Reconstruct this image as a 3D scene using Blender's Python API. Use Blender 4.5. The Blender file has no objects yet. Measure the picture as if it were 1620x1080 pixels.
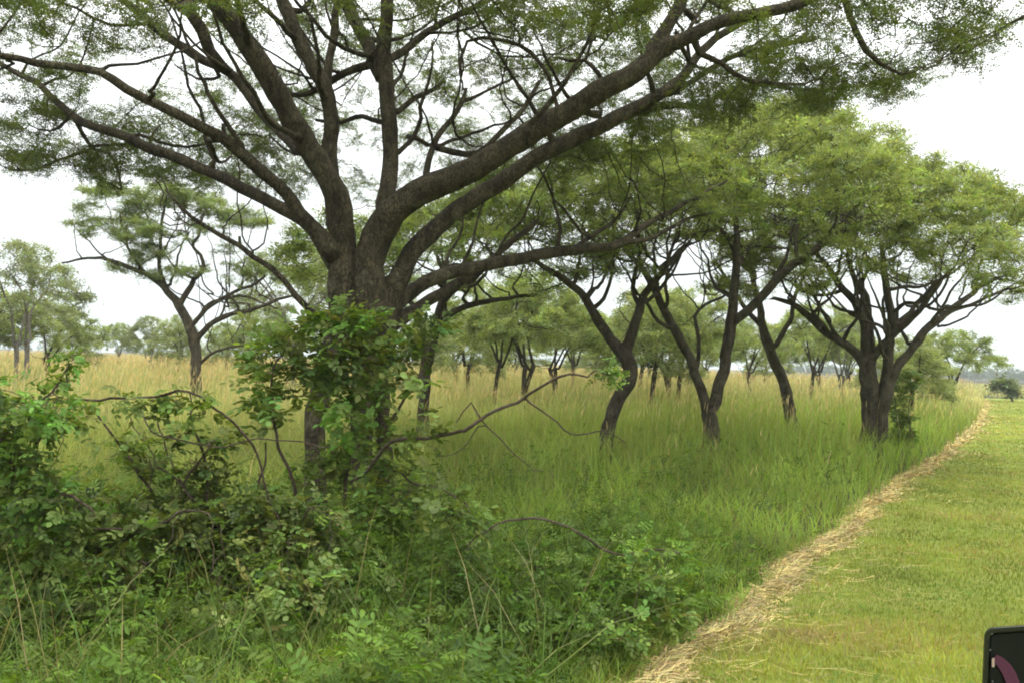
import bpy, math, random
import numpy as np
from mathutils import Vector, Matrix, noise

# ------------------------------------------------------------------ camera
W0, H0, FPX = 1620.0, 1080.0, 1270.0
CAM = np.array([0.0, 0.0, 1.9])
PITCH, ROLL = math.radians(1.49), math.radians(1.58)
_f = np.array([0, math.cos(PITCH), math.sin(PITCH)])
_r0 = np.array([1.0, 0, 0]); _u0 = np.cross(_r0, _f)
_r = _r0 * math.cos(ROLL) + _u0 * math.sin(ROLL)
_u = -_r0 * math.sin(ROLL) + _u0 * math.cos(ROLL)

sc = bpy.context.scene
col = sc.collection
cd = bpy.data.cameras.new('camera'); cam = bpy.data.objects.new('camera', cd); col.objects.link(cam)
cd.sensor_width = 36; cd.lens = FPX / W0 * 36; cd.clip_start = 0.05; cd.clip_end = 20000
M = Matrix.Identity(4)
for i in range(3):
    M[i][0] = _r[i]; M[i][1] = _u[i]; M[i][2] = -_f[i]; M[i][3] = CAM[i]
cam.matrix_world = M
sc.camera = cam

# ------------------------------------------------------------------ light
SUN_EL, SUN_AZ = 58.0, 40.0          # sun high, to the right and slightly behind the camera
wd = bpy.data.worlds.new("World"); sc.world = wd; wd.use_nodes = True
nt = wd.node_tree; nt.nodes.clear()
out = nt.nodes.new('ShaderNodeOutputWorld'); bg = nt.nodes.new('ShaderNodeBackground')
sky = nt.nodes.new('ShaderNodeTexSky'); sky.sky_type = 'NISHITA'; sky.sun_disc = False
sky.sun_elevation = math.radians(SUN_EL); sky.sun_rotation = math.radians(140)
tc = nt.nodes.new('ShaderNodeTexCoord'); sep = nt.nodes.new('ShaderNodeSeparateXYZ')
nt.links.new(tc.outputs['Generated'], sep.inputs[0])
mr = nt.nodes.new('ShaderNodeMapRange'); mr.inputs['From Min'].default_value = 0.0; mr.inputs['From Max'].default_value = 0.7
mr.inputs['To Min'].default_value = 4.5; mr.inputs['To Max'].default_value = 22.0
nt.links.new(sep.outputs['Z'], mr.inputs['Value'])
nz = nt.nodes.new('ShaderNodeTexNoise'); nz.inputs['Scale'].default_value = 2.2; nz.inputs['Detail'].default_value = 4
nt.links.new(tc.outputs['Generated'], nz.inputs['Vector'])
mn = nt.nodes.new('ShaderNodeMapRange'); mn.inputs['From Min'].default_value = 0.3; mn.inputs['From Max'].default_value = 0.7
mn.inputs['To Min'].default_value = 0.93; mn.inputs['To Max'].default_value = 1.07
nt.links.new(nz.outputs['Fac'], mn.inputs['Value'])
mul = nt.nodes.new('ShaderNodeMath'); mul.operation = 'MULTIPLY'
nt.links.new(mr.outputs[0], mul.inputs[0]); nt.links.new(mn.outputs[0], mul.inputs[1])
cc = nt.nodes.new('ShaderNodeVectorMath'); cc.operation = 'SCALE'; cc.inputs[0].default_value = (0.985, 1.0, 0.995)
nt.links.new(mul.outputs[0], cc.inputs['Scale'])
mx = nt.nodes.new('ShaderNodeMix'); mx.data_type = 'RGBA'; mx.inputs['Factor'].default_value = 0.93   # cloud cover over the blue
nt.links.new(sky.outputs[0], mx.inputs[6]); nt.links.new(cc.outputs[0], mx.inputs[7])
nt.links.new(mx.outputs[2], bg.inputs['Color']); bg.inputs['Strength'].default_value = 0.1
nt.links.new(bg.outputs[0], out.inputs['Surface'])

sd = bpy.data.lights.new('sun', 'SUN'); sd.energy = 1.5; sd.angle = math.radians(14); sd.color = (1.0, 0.96, 0.88)
so = bpy.data.objects.new('sun', sd); col.objects.link(so)
_az = math.radians(SUN_AZ); _el = math.radians(SUN_EL)
_dirs = Vector((math.sin(_az) * math.cos(_el), -math.cos(_az) * math.cos(_el) * 0.6, math.sin(_el)))
so.rotation_euler = _dirs.to_track_quat('Z', 'Y').to_euler()
sky.sun_rotation = math.atan2(_dirs.x, _dirs.y)

sc.view_settings.view_transform = 'Standard'; sc.view_settings.look = 'None'
sc.view_settings.exposure = 0.68; sc.view_settings.gamma = 1.0
sc.render.engine = 'CYCLES'
cy = sc.cycles
cy.use_denoising = True
cy.max_bounces = 8; cy.diffuse_bounces = 6; cy.transmission_bounces = 6; cy.transparent_max_bounces = 8; cy.volume_bounces = 1
cy.filter_width = 1.9 if hasattr(cy, 'filter_width') else 1.5
cy.use_adaptive_sampling = False

# ------------------------------------------------------------------ helpers
rng = np.random.default_rng(7)
random.seed(7)

def hor(px): return 573 + (px - 810) * 0.0276
def at(px, py, D):
    d = _f * FPX + (px - 810) * _r - (py - 540) * _u
    return CAM + d * (D / d[1])
def ground_at(px, py):
    d = _f * FPX + (px - 810) * _r - (py - 540) * _u
    return CAM + d * (-CAM[2] / d[2])
def project(P):
    Q = np.asarray(P) - CAM
    z = np.maximum(Q @ _f, 1e-3)
    return 810 + FPX * (Q @ _r) / z, 540 - FPX * (Q @ _u) / z
def mpx(D): return D / FPX                     # metres per photo pixel at distance D

def mkmesh(name, V, quads=None, tris=None, colr=None, smooth=False):
    me = bpy.data.meshes.new(name)
    V = np.asarray(V, np.float32)
    q = np.zeros((0, 4), np.int32) if quads is None else np.asarray(quads, np.int32).reshape(-1, 4)
    t = np.zeros((0, 3), np.int32) if tris is None else np.asarray(tris, np.int32).reshape(-1, 3)
    me.vertices.add(len(V)); me.vertices.foreach_set('co', V.ravel())
    nl = q.size + t.size
    me.loops.add(nl); me.loops.foreach_set('vertex_index', np.concatenate([q.ravel(), t.ravel()]))
    me.polygons.add(len(q) + len(t))
    ls = np.concatenate([np.arange(len(q)) * 4, q.size + np.arange(len(t)) * 3]).astype(np.int32)
    me.polygons.foreach_set('loop_start', ls)
    me.update(calc_edges=True)
    if smooth: me.polygons.foreach_set('use_smooth', np.ones(len(q) + len(t), bool))
    if colr is not None:
        a = me.color_attributes.new('col', 'FLOAT_COLOR', 'POINT')
        c = np.ones((len(V), 4), np.float32); c[:, :3] = colr
        a.data.foreach_set('color', c.ravel())
    return me

def link(name, me, mat=None, parent=None, loc=None, **props):
    o = bpy.data.objects.new(name, me); col.objects.link(o)
    if mat is not None: me.materials.append(mat)
    if parent is not None: o.parent = parent
    if loc is not None: o.location = loc
    for k, v in props.items():
        if v: o[k] = v
    return o

def empty(name, loc, **props):
    o = bpy.data.objects.new(name, None); col.objects.link(o); o.location = loc
    o.empty_display_size = 0.1
    for k, v in props.items():
        if v: o[k] = v
    return o

# ------------------------------------------------------------------ materials
def newmat(name):
    m = bpy.data.materials.new(name); m.use_nodes = True
    n = m.node_tree; n.nodes.clear()
    o = n.nodes.new('ShaderNodeOutputMaterial')
    return m, n, o
def N(n, t, **kw):
    x = n.nodes.new(t)
    for k, v in kw.items(): setattr(x, k, v)
    return x

def leaf_mat(name, trans=0.35, gloss=0.06, rough=0.5, nscale=1.5, vary=0.35, tshift=(1.25, 1.15, 0.55)):
    m, n, o = newmat(name)
    at_ = N(n, 'ShaderNodeAttribute', attribute_name='col')
    tcn = N(n, 'ShaderNodeTexCoord'); ns = N(n, 'ShaderNodeTexNoise'); ns.inputs['Scale'].default_value = nscale
    ns.inputs['Detail'].default_value = 5
    n.links.new(tcn.outputs['Object'], ns.inputs['Vector'])
    m1 = N(n, 'ShaderNodeMapRange'); m1.inputs['From Min'].default_value = 0.25; m1.inputs['From Max'].default_value = 0.75
    m1.inputs['To Min'].default_value = 1 - vary; m1.inputs['To Max'].default_value = 1 + vary
    n.links.new(ns.outputs['Fac'], m1.inputs['Value'])
    vm = N(n, 'ShaderNodeVectorMath', operation='SCALE')
    n.links.new(at_.outputs['Color'], vm.inputs[0]); n.links.new(m1.outputs[0], vm.inputs['Scale'])
    df = N(n, 'ShaderNodeBsdfDiffuse'); n.links.new(vm.outputs[0], df.inputs['Color'])
    tv = N(n, 'ShaderNodeVectorMath', operation='MULTIPLY'); tv.inputs[1].default_value = tshift
    n.links.new(vm.outputs[0], tv.inputs[0])
    tr = N(n, 'ShaderNodeBsdfTranslucent'); n.links.new(tv.outputs[0], tr.inputs['Color'])
    a = N(n, 'ShaderNodeMixShader'); a.inputs[0].default_value = trans
    n.links.new(df.outputs[0], a.inputs[1]); n.links.new(tr.outputs[0], a.inputs[2])
    g = N(n, 'ShaderNodeBsdfGlossy'); g.inputs['Roughness'].default_value = rough; g.inputs['Color'].default_value = (.9, .95, .9, 1)
    b = N(n, 'ShaderNodeMixShader'); b.inputs[0].default_value = gloss
    n.links.new(a.outputs[0], b.inputs[1]); n.links.new(g.outputs[0], b.inputs[2])
    n.links.new(b.outputs[0], o.inputs['Surface'])
    return m

def bark_mat(name, dark=(0.022, 0.018, 0.011), light=(0.10, 0.082, 0.048), lich=(0.145, 0.132, 0.078), scale=9.0):
    m, n, o = newmat(name)
    tcn = N(n, 'ShaderNodeTexCoord')
    n1 = N(n, 'ShaderNodeTexNoise'); n1.inputs['Scale'].default_value = scale; n1.inputs['Detail'].default_value = 9; n1.inputs['Roughness'].default_value = 0.65
    vo = N(n, 'ShaderNodeTexVoronoi', feature='DISTANCE_TO_EDGE'); vo.inputs['Scale'].default_value = scale * 4
    dn = N(n, 'ShaderNodeTexNoise'); dn.inputs['Scale'].default_value = scale * 3
    mp = N(n, 'ShaderNodeMapping'); mp.inputs['Scale'].default_value = (1, 1, 0.45)
    n.links.new(tcn.outputs['Object'], mp.inputs[0]); n.links.new(mp.outputs[0], n1.inputs[0])
    ad = N(n, 'ShaderNodeVectorMath', operation='MULTIPLY_ADD'); ad.inputs[1].default_value = (.06, .06, .06)
    n.links.new(mp.outputs[0], dn.inputs[0]); n.links.new(dn.outputs['Color'], ad.inputs[0]); n.links.new(mp.outputs[0], ad.inputs[2])
    n.links.new(ad.outputs[0], vo.inputs[0])
    cr = N(n, 'ShaderNodeValToRGB'); e = cr.color_ramp.elements
    e[0].position = 0.3; e[0].color = (*dark, 1); e[1].position = 0.62; e[1].color = (*light, 1)
    n.links.new(n1.outputs['Fac'], cr.inputs[0])
    n2 = N(n, 'ShaderNodeTexNoise'); n2.inputs['Scale'].default_value = scale * .5; n2.inputs['Detail'].default_value = 6
    n.links.new(tcn.outputs['Object'], n2.inputs[0])
    r2 = N(n, 'ShaderNodeMapRange'); r2.inputs['From Min'].default_value = 0.55; r2.inputs['From Max'].default_value = 0.75
    n.links.new(n2.outputs['Fac'], r2.inputs['Value'])
    mxx = N(n, 'ShaderNodeMix', data_type='RGBA'); mxx.inputs[7].default_value = (*lich, 1)
    n.links.new(r2.outputs[0], mxx.inputs['Factor']); n.links.new(cr.outputs[0], mxx.inputs[6])
    vr = N(n, 'ShaderNodeMapRange'); vr.inputs['From Max'].default_value = 0.12; vr.inputs['To Min'].default_value = 0.45
    n.links.new(vo.outputs['Distance'], vr.inputs['Value'])
    sm = N(n, 'ShaderNodeVectorMath', operation='SCALE')
    n.links.new(mxx.outputs[2], sm.inputs[0]); n.links.new(vr.outputs[0], sm.inputs['Scale'])
    bs = N(n, 'ShaderNodeBsdfPrincipled'); bs.inputs['Roughness'].default_value = 0.9
    bs.inputs['Specular IOR Level'].default_value = 0.2
    n.links.new(sm.outputs[0], bs.inputs['Base Color'])
    bp = N(n, 'ShaderNodeBump'); bp.inputs['Strength'].default_value = 0.9; bp.inputs['Distance'].default_value = 0.03
    mh = N(n, 'ShaderNodeMath', operation='ADD'); n.links.new(n1.outputs['Fac'], mh.inputs[0]); n.links.new(vr.outputs[0], mh.inputs[1])
    n.links.new(mh.outputs[0], bp.inputs['Height']); n.links.new(bp.outputs[0], bs.inputs['Normal'])
    n.links.new(bs.outputs[0], o.inputs['Surface'])
    return m

def ground_mat(name, stops, scale=1.2, bump=0.4, fine=30):
    m, n, o = newmat(name)
    tcn = N(n, 'ShaderNodeTexCoord'); n1 = N(n, 'ShaderNodeTexNoise'); n1.inputs['Scale'].default_value = scale; n1.inputs['Detail'].default_value = 12
    n1.inputs['Roughness'].default_value = 0.7
    n.links.new(tcn.outputs['Object'], n1.inputs[0])
    cr = N(n, 'ShaderNodeValToRGB'); e = cr.color_ramp.elements
    while len(e) < len(stops): e.new(0.5)
    for k, (p, c) in enumerate(stops): e[k].position = p; e[k].color = (*c, 1)
    n.links.new(n1.outputs['Fac'], cr.inputs[0])
    bs = N(n, 'ShaderNodeBsdfPrincipled'); bs.inputs['Roughness'].default_value = 0.95; bs.inputs['Specular IOR Level'].default_value = 0.1
    n.links.new(cr.outputs[0], bs.inputs['Base Color'])
    n2 = N(n, 'ShaderNodeTexNoise'); n2.inputs['Scale'].default_value = fine; n2.inputs['Detail'].default_value = 6
    n.links.new(tcn.outputs['Object'], n2.inputs[0])
    bp = N(n, 'ShaderNodeBump'); bp.inputs['Strength'].default_value = bump; bp.inputs['Distance'].default_value = 0.03
    n.links.new(n2.outputs['Fac'], bp.inputs['Height']); n.links.new(bp.outputs[0], bs.inputs['Normal'])
    n.links.new(bs.outputs[0], o.inputs['Surface'])
    return m

def plain_mat(name, c, rough=0.5, metal=0.0, spec=0.5, nscale=200, bump=0.1):
    m, n, o = newmat(name)
    bs = N(n, 'ShaderNodeBsdfPrincipled'); bs.inputs['Roughness'].default_value = rough; bs.inputs['Metallic'].default_value = metal
    bs.inputs['Specular IOR Level'].default_value = spec
    tcn = N(n, 'ShaderNodeTexCoord'); n1 = N(n, 'ShaderNodeTexNoise'); n1.inputs['Scale'].default_value = nscale
    n.links.new(tcn.outputs['Object'], n1.inputs[0])
    cr = N(n, 'ShaderNodeMapRange'); cr.inputs['To Min'].default_value = 0.7; cr.inputs['To Max'].default_value = 1.3
    n.links.new(n1.outputs['Fac'], cr.inputs['Value'])
    v = N(n, 'ShaderNodeVectorMath', operation='SCALE'); v.inputs[0].default_value = c; n.links.new(cr.outputs[0], v.inputs['Scale'])
    n.links.new(v.outputs[0], bs.inputs['Base Color'])
    bp = N(n, 'ShaderNodeBump'); bp.inputs['Strength'].default_value = bump; bp.inputs['Distance'].default_value = 0.001
    n.links.new(n1.outputs['Fac'], bp.inputs['Height']); n.links.new(bp.outputs[0], bs.inputs['Normal'])
    n.links.new(bs.outputs[0], o.inputs['Surface'])
    return m

M_leaf = leaf_mat('tree_leaf', 0.52, gloss=0.025, tshift=(1.3, 1.22, 0.75))
M_broad = leaf_mat('shrub_leaf', 0.42, gloss=0.015, rough=0.5, tshift=(1.3, 1.25, 0.5))
M_grass = leaf_mat('grass_blade', 0.4, gloss=0.012, nscale=0.35, vary=0.3)
M_lawn = leaf_mat('lawn_blade', 0.35, gloss=0.01, nscale=0.9, vary=0.3)
M_straw = leaf_mat('straw', 0.2, gloss=0.04, nscale=4, tshift=(1.1, 1, .8))
M_bark = bark_mat('bark_grey_brown')
M_bark_far = bark_mat('bark_far', (0.03, 0.024, 0.015), (0.10, 0.083, 0.056), (0.13, 0.118, 0.078), scale=7)
M_bark_pale = bark_mat('bark_pale', (0.12, 0.105, 0.085), (0.26, 0.235, 0.19), scale=5)
M_twig = bark_mat('twig', (0.07, 0.05, 0.035), (0.17, 0.125, 0.09), (0.19, 0.16, 0.12), scale=22)

# ------------------------------------------------------------------ border between tall grass and lawn
BPX = [(900, 1165), (1030, 1080), (1120, 1015), (1200, 945), (1270, 885), (1340, 835), (1400, 778), (1450, 745), (1490, 722), (1525, 690),
       (1545, 668), (1553, 652), (1556, 640), (1557, 632)]
BW = [ground_at(*p) for p in BPX]
_by = np.array([p[1] for p in BW]); _bx = np.array([p[0] for p in BW])
_by = np.concatenate([[-6, 0], _by]); _bx = np.concatenate([[_bx[0] - (_by[2] + 6) * 0.22, _bx[0] - _by[2] * 0.22], _bx])
def border_x(y): return np.interp(y, _by, _bx) + 0.05 * np.sin(y * 2.1) + 0.035 * np.sin(y * 5.3 + 1)
Y_LAWN_END = ground_at(1580, 630)[1]
BY_MAX = _by[-1]

# ------------------------------------------------------------------ ground, lawn
def disk_ground(R=7000):
    rad = np.concatenate([[0], np.geomspace(4, R, 40)]); seg = 64
    V = [(0, 0, 0)]
    for r in rad[1:]:
        for k in range(seg):
            a = 2 * math.pi * k / seg; V.append((r * math.cos(a), r * math.sin(a), 0))
    T = [(0, 1 + k, 1 + (k + 1) % seg) for k in range(seg)]; Q = []
    for j in range(len(rad) - 2):
        for k in range(seg):
            a = 1 + j * seg + k; b = 1 + j * seg + (k + 1) % seg
            Q.append((a, a + seg, b + seg, b))
    return mkmesh('ground', V, Q, T)
M_ground = ground_mat('field_soil', [(0.3, (0.025, 0.022, 0.012)), (0.5, (0.05, 0.045, 0.022)), (0.7, (0.10, 0.085, 0.04))], 0.6)
link('ground', disk_ground(), M_ground, kind='structure')

M_lawn_ground = ground_mat('lawn_ground', [(0.3, (0.13, 0.16, 0.03)), (0.5, (0.19, 0.23, 0.045)), (0.62, (0.23, 0.25, 0.06)), (0.75, (0.22, 0.18, 0.06))], 1.1, 0.8, 60)
ys = np.concatenate([np.linspace(-6, 12, 90), np.geomspace(12.3, Y_LAWN_END, 60)])
V = []
for y in ys: V += [(float(border_x(y)) - 0.05, y, 0.004), (float(border_x(y)) + 30 + y * 0.5, y, 0.004)]
link('lawn', mkmesh('lawn', V, [(2 * i, 2 * i + 1, 2 * i + 3, 2 * i + 2) for i in range(len(ys) - 1)]), M_lawn_ground, kind='structure')

# ------------------------------------------------------------------ blades
def lerp(a, b, t): return a + (b - a) * t
def blades(x, y, h, w, ang, lean, c0, c1, z0=0.0, bend=1.6, face=None, wt=(1, 0.9, 0.6)):
    """tapering bent blades, 7 verts each; c0/c1 colour at base and tip"""
    n = len(x)
    dx, dy = np.cos(ang), np.sin(ang)
    fa = rng.uniform(0, math.pi, n) if face is None else face
    sx, sy = np.cos(fa), np.sin(fa)
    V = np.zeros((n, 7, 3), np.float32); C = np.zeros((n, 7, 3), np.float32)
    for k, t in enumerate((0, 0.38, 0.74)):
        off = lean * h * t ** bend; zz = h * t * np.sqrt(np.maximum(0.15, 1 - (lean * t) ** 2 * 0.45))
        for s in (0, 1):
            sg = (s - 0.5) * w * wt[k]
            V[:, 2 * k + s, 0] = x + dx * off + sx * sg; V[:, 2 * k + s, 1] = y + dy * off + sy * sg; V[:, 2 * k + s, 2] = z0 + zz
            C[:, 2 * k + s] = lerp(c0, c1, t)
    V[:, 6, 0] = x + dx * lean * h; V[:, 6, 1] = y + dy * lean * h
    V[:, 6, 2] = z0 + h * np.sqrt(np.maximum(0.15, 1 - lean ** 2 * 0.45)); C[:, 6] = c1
    b = (np.arange(n) * 7)[:, None]
    Q = np.concatenate([b + np.array([[0, 1, 3, 2]]), b + np.array([[2, 3, 5, 4]])]); T = b + np.array([[4, 5, 6]])
    return V.reshape(-1, 3), Q, T, C.reshape(-1, 3)

def merge(parts):
    Vs, Qs, Ts, Cs = [], [], [], []; o = 0
    for V, Q, T, C in parts:
        Vs.append(V); Cs.append(C)
        if Q is not None and len(Q): Qs.append(np.asarray(Q) + o)
        if T is not None and len(T): Ts.append(np.asarray(T) + o)
        o += len(V)
    return np.concatenate(Vs), (np.concatenate(Qs) if Qs else None), (np.concatenate(Ts) if Ts else None), np.concatenate(Cs)

def fnoise(x, y, s=1.0, seed=0.0):
    """cheap smooth 2D noise, about -1..1"""
    x = np.asarray(x) / s; y = np.asarray(y) / s
    v = 0; a = 1; tot = 0
    rs = np.random.default_rng(int(seed * 10) + 5)
    for k in range(5):
        th, p1, p2 = rs.uniform(0, 6.28, 3)
        v = v + a * np.sin(x * math.cos(th) * 1.9 ** k + y * math.sin(th) * 1.9 ** k + p1 + 1.3 * np.sin(y * 0.7 * 1.9 ** k - x * 0.3 * 1.9 ** k + p2))
        tot += a; a *= 0.62
    return v / tot * 1.4

def C3(n, c, var=0.12, hv=0.08):
    b = np.array(c)[None, :] * (1 + rng.normal(0, var, (n, 1))) * (1 + rng.normal(0, hv, (n, 3)))
    return np.clip(b, 0.004, 0.9)

def fan(n, d0, d1, a0=-46, a1=46, ):
    D = np.exp(rng.uniform(math.log(d0), math.log(d1), n)); th = np.radians(rng.uniform(a0, a1, n))
    return D * np.sin(th), D * np.cos(th), D

def keep(mask, *arrs): return [a[mask] for a in arrs]

def grass_height(x, y):
    """height of the grass canopy: short by the cut edge and in the shade, tall in the open field"""
    d = border_x(np.minimum(y, BY_MAX)) - x
    R = np.hypot(x, y)
    base = 0.5 + 0.5 * np.clip((R - 8) / 7, 0, 1) + 0.35 * np.clip((R - 16) / 16, 0, 1)
    edge = 0.55 + 0.45 * np.clip(d / 1.2, 0, 1)
    return base * edge * (1 + 0.12 * fnoise(x, y, 1.6, 1))

def tall_grass():
    parts = []
    # leaf blades
    n = 260000
    x, y, D = fan(n, 3.2, 200)
    d = border_x(np.minimum(y, BY_MAX)) - x
    ok = (d > 0.02) | ((y > Y_LAWN_END * 1.01))
    # clumping
    ok &= (fnoise(x, y, 0.35, 3) + rng.uniform(-1.3, 1.6, n) > -0.3)
    x, y, D, d = keep(ok, x, y, D, d); n = len(x)
    gh = grass_height(x, y); beyond = y > Y_LAWN_END
    gh = np.where(beyond & (d < 0), 0.5, gh)
    h = gh * rng.uniform(0.3, 1.0, n) ** .55
    w = np.maximum(rng.uniform(0.004, 0.008, n), D * rng.uniform(0.0005, 0.0009, n))
    # colour: lush green by the trees, straw yellow in the open field
    dry = np.clip((D - 15) / 22 + 0.25 * fnoise(x, y, 5, 2) + np.clip(-(x - 1) / 16, -0.45, 0.35), 0, 1)
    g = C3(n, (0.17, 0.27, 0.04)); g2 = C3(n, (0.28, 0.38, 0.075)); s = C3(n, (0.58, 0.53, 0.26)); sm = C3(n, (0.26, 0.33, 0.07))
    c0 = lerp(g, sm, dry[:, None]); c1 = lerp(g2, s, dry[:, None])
    tn = (1 + 0.28 * fnoise(x, y, 0.55, 51) + 0.18 * fnoise(x, y, 1.9, 52))[:, None]; c0 = c0 * tn; c1 = c1 * tn
    old = rng.uniform(size=n) < 0.05; c0[old] = C3(old.sum(), (0.24, 0.18, 0.08)); c1[old] = C3(old.sum(), (0.32, 0.25, 0.11))
    lean = np.abs(rng.normal(0.28, 0.22, n)) + (fnoise(x, y, 1.0, 8) > 0.5) * 0.2 + np.clip((17 - D) / 12, 0, .5) * rng.uniform(0, 1, n)
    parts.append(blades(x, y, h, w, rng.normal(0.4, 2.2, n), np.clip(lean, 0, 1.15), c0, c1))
    # flowering stems with straw and russet heads
    n = 120000
    x, y, D = fan(n, 7, 220)
    d = border_x(np.minimum(y, BY_MAX)) - x
    dens = np.clip((D - 13) / 20, 0.01, 1) * np.clip(0.25 + d / 1.5, 0, 1)
    ok = ((d > 0.1)) & (rng.uniform(size=n) < dens) & (fnoise(x, y, 1.2, 4) + rng.uniform(-1.2, 1.6, n) > -0.2)
    x, y, D = keep(ok, x, y, D); n = len(x)
    h = grass_height(x, y) * rng.uniform(0.85, 1.22, n)
    w = np.maximum(0.002, D * rng.uniform(0.0003, 0.0005, n))
    ang = rng.normal(0.3, 1.2, n); lean = np.abs(rng.normal(0.1, 0.1, n))
    c0 = C3(n, (0.21, 0.28, 0.06)); c1 = C3(n, (0.40, 0.39, 0.16))
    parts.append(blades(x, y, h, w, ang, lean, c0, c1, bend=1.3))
    rus = np.clip(0.4 + 0.8 * fnoise(x, y, 9, 6), 0, 1)[:, None]
    hc = lerp(C3(n, (0.60, 0.50, 0.25)), C3(n, (0.58, 0.43, 0.21)), rus)
    hx = x + np.cos(ang) * lean * h * 0.85; hy = y + np.sin(ang) * lean * h * 0.85
    parts.append(blades(hx, hy, rng.uniform(0.10, 0.24, n), w * rng.uniform(1.1, 1.9, n), ang, np.abs(rng.normal(0.3, 0.2, n)), hc, hc, z0=h * 0.93, wt=(0.3, 1.1, 0.8)))
    # tall arching dry stalks in the near corner under the shrub
    n = 210
    px = np.concatenate([rng.uniform(-150, 560, 150), rng.uniform(560, 1050, 60)]); dd = rng.uniform(3.3, 5.2, n)
    P = np.array([at(a, 800, b) for a, b in zip(px, dd)]); x, y = P[:, 0], P[:, 1]
    ok = x < border_x(y) - 0.3; x, y = keep(ok, x, y); n = len(x)
    parts.append(blades(x, y, rng.uniform(0.5, 1.15, n), rng.uniform(0.004, 0.009, n), rng.uniform(-3.1, 3.1, n), rng.uniform(0.1, 0.9, n),
                        C3(n, (0.16, 0.16, 0.05)), C3(n, (0.30, 0.27, 0.12)), bend=2.0))
    n = 4200
    x, y, D = fan(n, 3.0, 7.5)
    ok = x < border_x(y) - 0.15; x, y, D = keep(ok, x, y, D); n = len(x)
    parts.append(blades(x, y, rng.uniform(0.35, 1.0, n), rng.uniform(0.005, 0.013, n), rng.uniform(-3.1, 3.1, n), rng.uniform(0.3, 1.0, n),
                        C3(n, (0.04, 0.085, 0.014)), C3(n, (0.10, 0.155, 0.03)), bend=2.2))
    V, Q, T, Cc = merge(parts)
    link('tall_grass', mkmesh('tall_grass', V, Q, T, Cc), M_grass, kind='stuff',
         label='tall uncut grass, green near the trees and straw yellow farther out', category='grass')

def lawn_grass():
    parts = []
    n = 400000
    x, y, D = fan(n, 3.0, 75, 3, 54)
    d = x - border_x(np.minimum(y, BY_MAX))
    ok = (d > 0) & (y < Y_LAWN_END + rng.normal(0, .4, n)) & (rng.uniform(size=n) < np.clip(0.25 + d / 0.9, 0, 1))
    x, y, D, d = keep(ok, x, y, D, d); n = len(x)
    f1 = fnoise(x, y, 0.45, 11); f2 = fnoise(x, y, 1.7, 12)
    h = rng.uniform(0.02, 0.055, n) * (1 + 0.3 * f1) * (1 + np.clip(f2, 0, 1) * 0.4)
    w = np.maximum(rng.uniform(0.0025, 0.005, n), D * rng.uniform(0.0004, 0.0008, n))
    h = np.maximum(h, 0.008)
    yl = np.clip(0.5 + 0.65 * f2 + 0.3 * f1 + rng.normal(0, 0.25, n), 0, 1)[:, None]
    c = lerp(C3(n, (0.15, 0.225, 0.024)), C3(n, (0.40, 0.42, 0.068)), yl) * (1 + 0.22 * fnoise(x, y, 0.22, 61) + 0.16 * fnoise(x, y, 3.5, 62))[:, None]
    br = (f1 + 0.6 * f2 + rng.normal(0, 0.5, n)) > 0.98
    br |= rng.uniform(size=n) < 0.05
    c[br] = C3(int(br.sum()), (0.34, 0.27, 0.12), 0.2)
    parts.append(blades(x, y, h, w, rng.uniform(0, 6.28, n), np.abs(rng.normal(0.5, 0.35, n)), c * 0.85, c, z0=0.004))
    # low broad weeds and loose longer clippings
    n = 5000
    x, y, D = fan(n, 3.2, 26, 5, 42); d = x - border_x(y)
    ok = (d > 0.05) & (rng.uniform(size=n) < np.exp(-d / 1.6) + 0.10); x, y, D = keep(ok, x, y, D); n = len(x)
    parts.append(flat_stalks(x, y, rng.uniform(0.06, 0.22, n), np.maximum(0.0025, D * 0.0004), rng.uniform(0.03, 0.055, n), C3(n, (0.36, 0.30, 0.12), 0.2), 0.08))
    n = 2600
    x, y, D = fan(n, 3.2, 20, 5, 42); d = x - border_x(y)
    ok = (d > .15) & (fnoise(x, y, .5, 71) > .15) & (rng.uniform(size=n) < .15 + .85 * np.exp(-d / 1.2)); x, y, D = keep(ok, x, y, D); n = len(x)
    dr = rng.normal(0, 1, (n, 3)); dr[:, 2] = .2; nn = rng.normal(0, .3, (n, 3)); nn[:, 2] += 1
    parts.append(leaf_units(HERB[1], np.stack([x, y, rng.uniform(.02, .06, n)], 1), dr, nn, rng.uniform(.03, .07, n), C3(n, (0.08, 0.16, 0.025))))
    V, Q, T, Cc = merge(parts)
    link('lawn_grass', mkmesh('lawn_grass', V, Q, T, Cc), M_lawn, kind='stuff',
         label='short mown yellow green grass beside the strip of dry cuttings', category='grass')

def flat_stalks(x, y, L, w, z, c, tilt=0.25, ang=None):
    n = len(x)
    a = rng.uniform(0, 6.28, n) if ang is None else ang
    dx, dy = np.cos(a), np.sin(a); k = rng.normal(0, 0.25, n); tz = rng.normal(0, tilt, n)
    V = np.zeros((n, 6, 3), np.float32)
    for i, t in enumerate((-0.5, 0.0, 0.5)):
        cx = x + dx * L * t - dy * L * k * (0.25 - t * t); cy = y + dy * L * t + dx * L * k * (0.25 - t * t)
        zz = np.maximum(z + tz * L * t, 0.008)
        for s in (0, 1):
            V[:, 2 * i + s, 0] = cx - dy * w * (s - .5); V[:, 2 * i + s, 1] = cy + dx * w * (s - .5); V[:, 2 * i + s, 2] = zz + (s - .5) * w * 0.6
    b = (np.arange(n) * 6)[:, None]
    Q = np.concatenate([b + np.array([[0, 1, 3, 2]]), b + np.array([[2, 3, 5, 4]])])
    C = np.repeat(c, 6, axis=0)
    return V.reshape(-1, 3), Q, None, C

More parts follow.
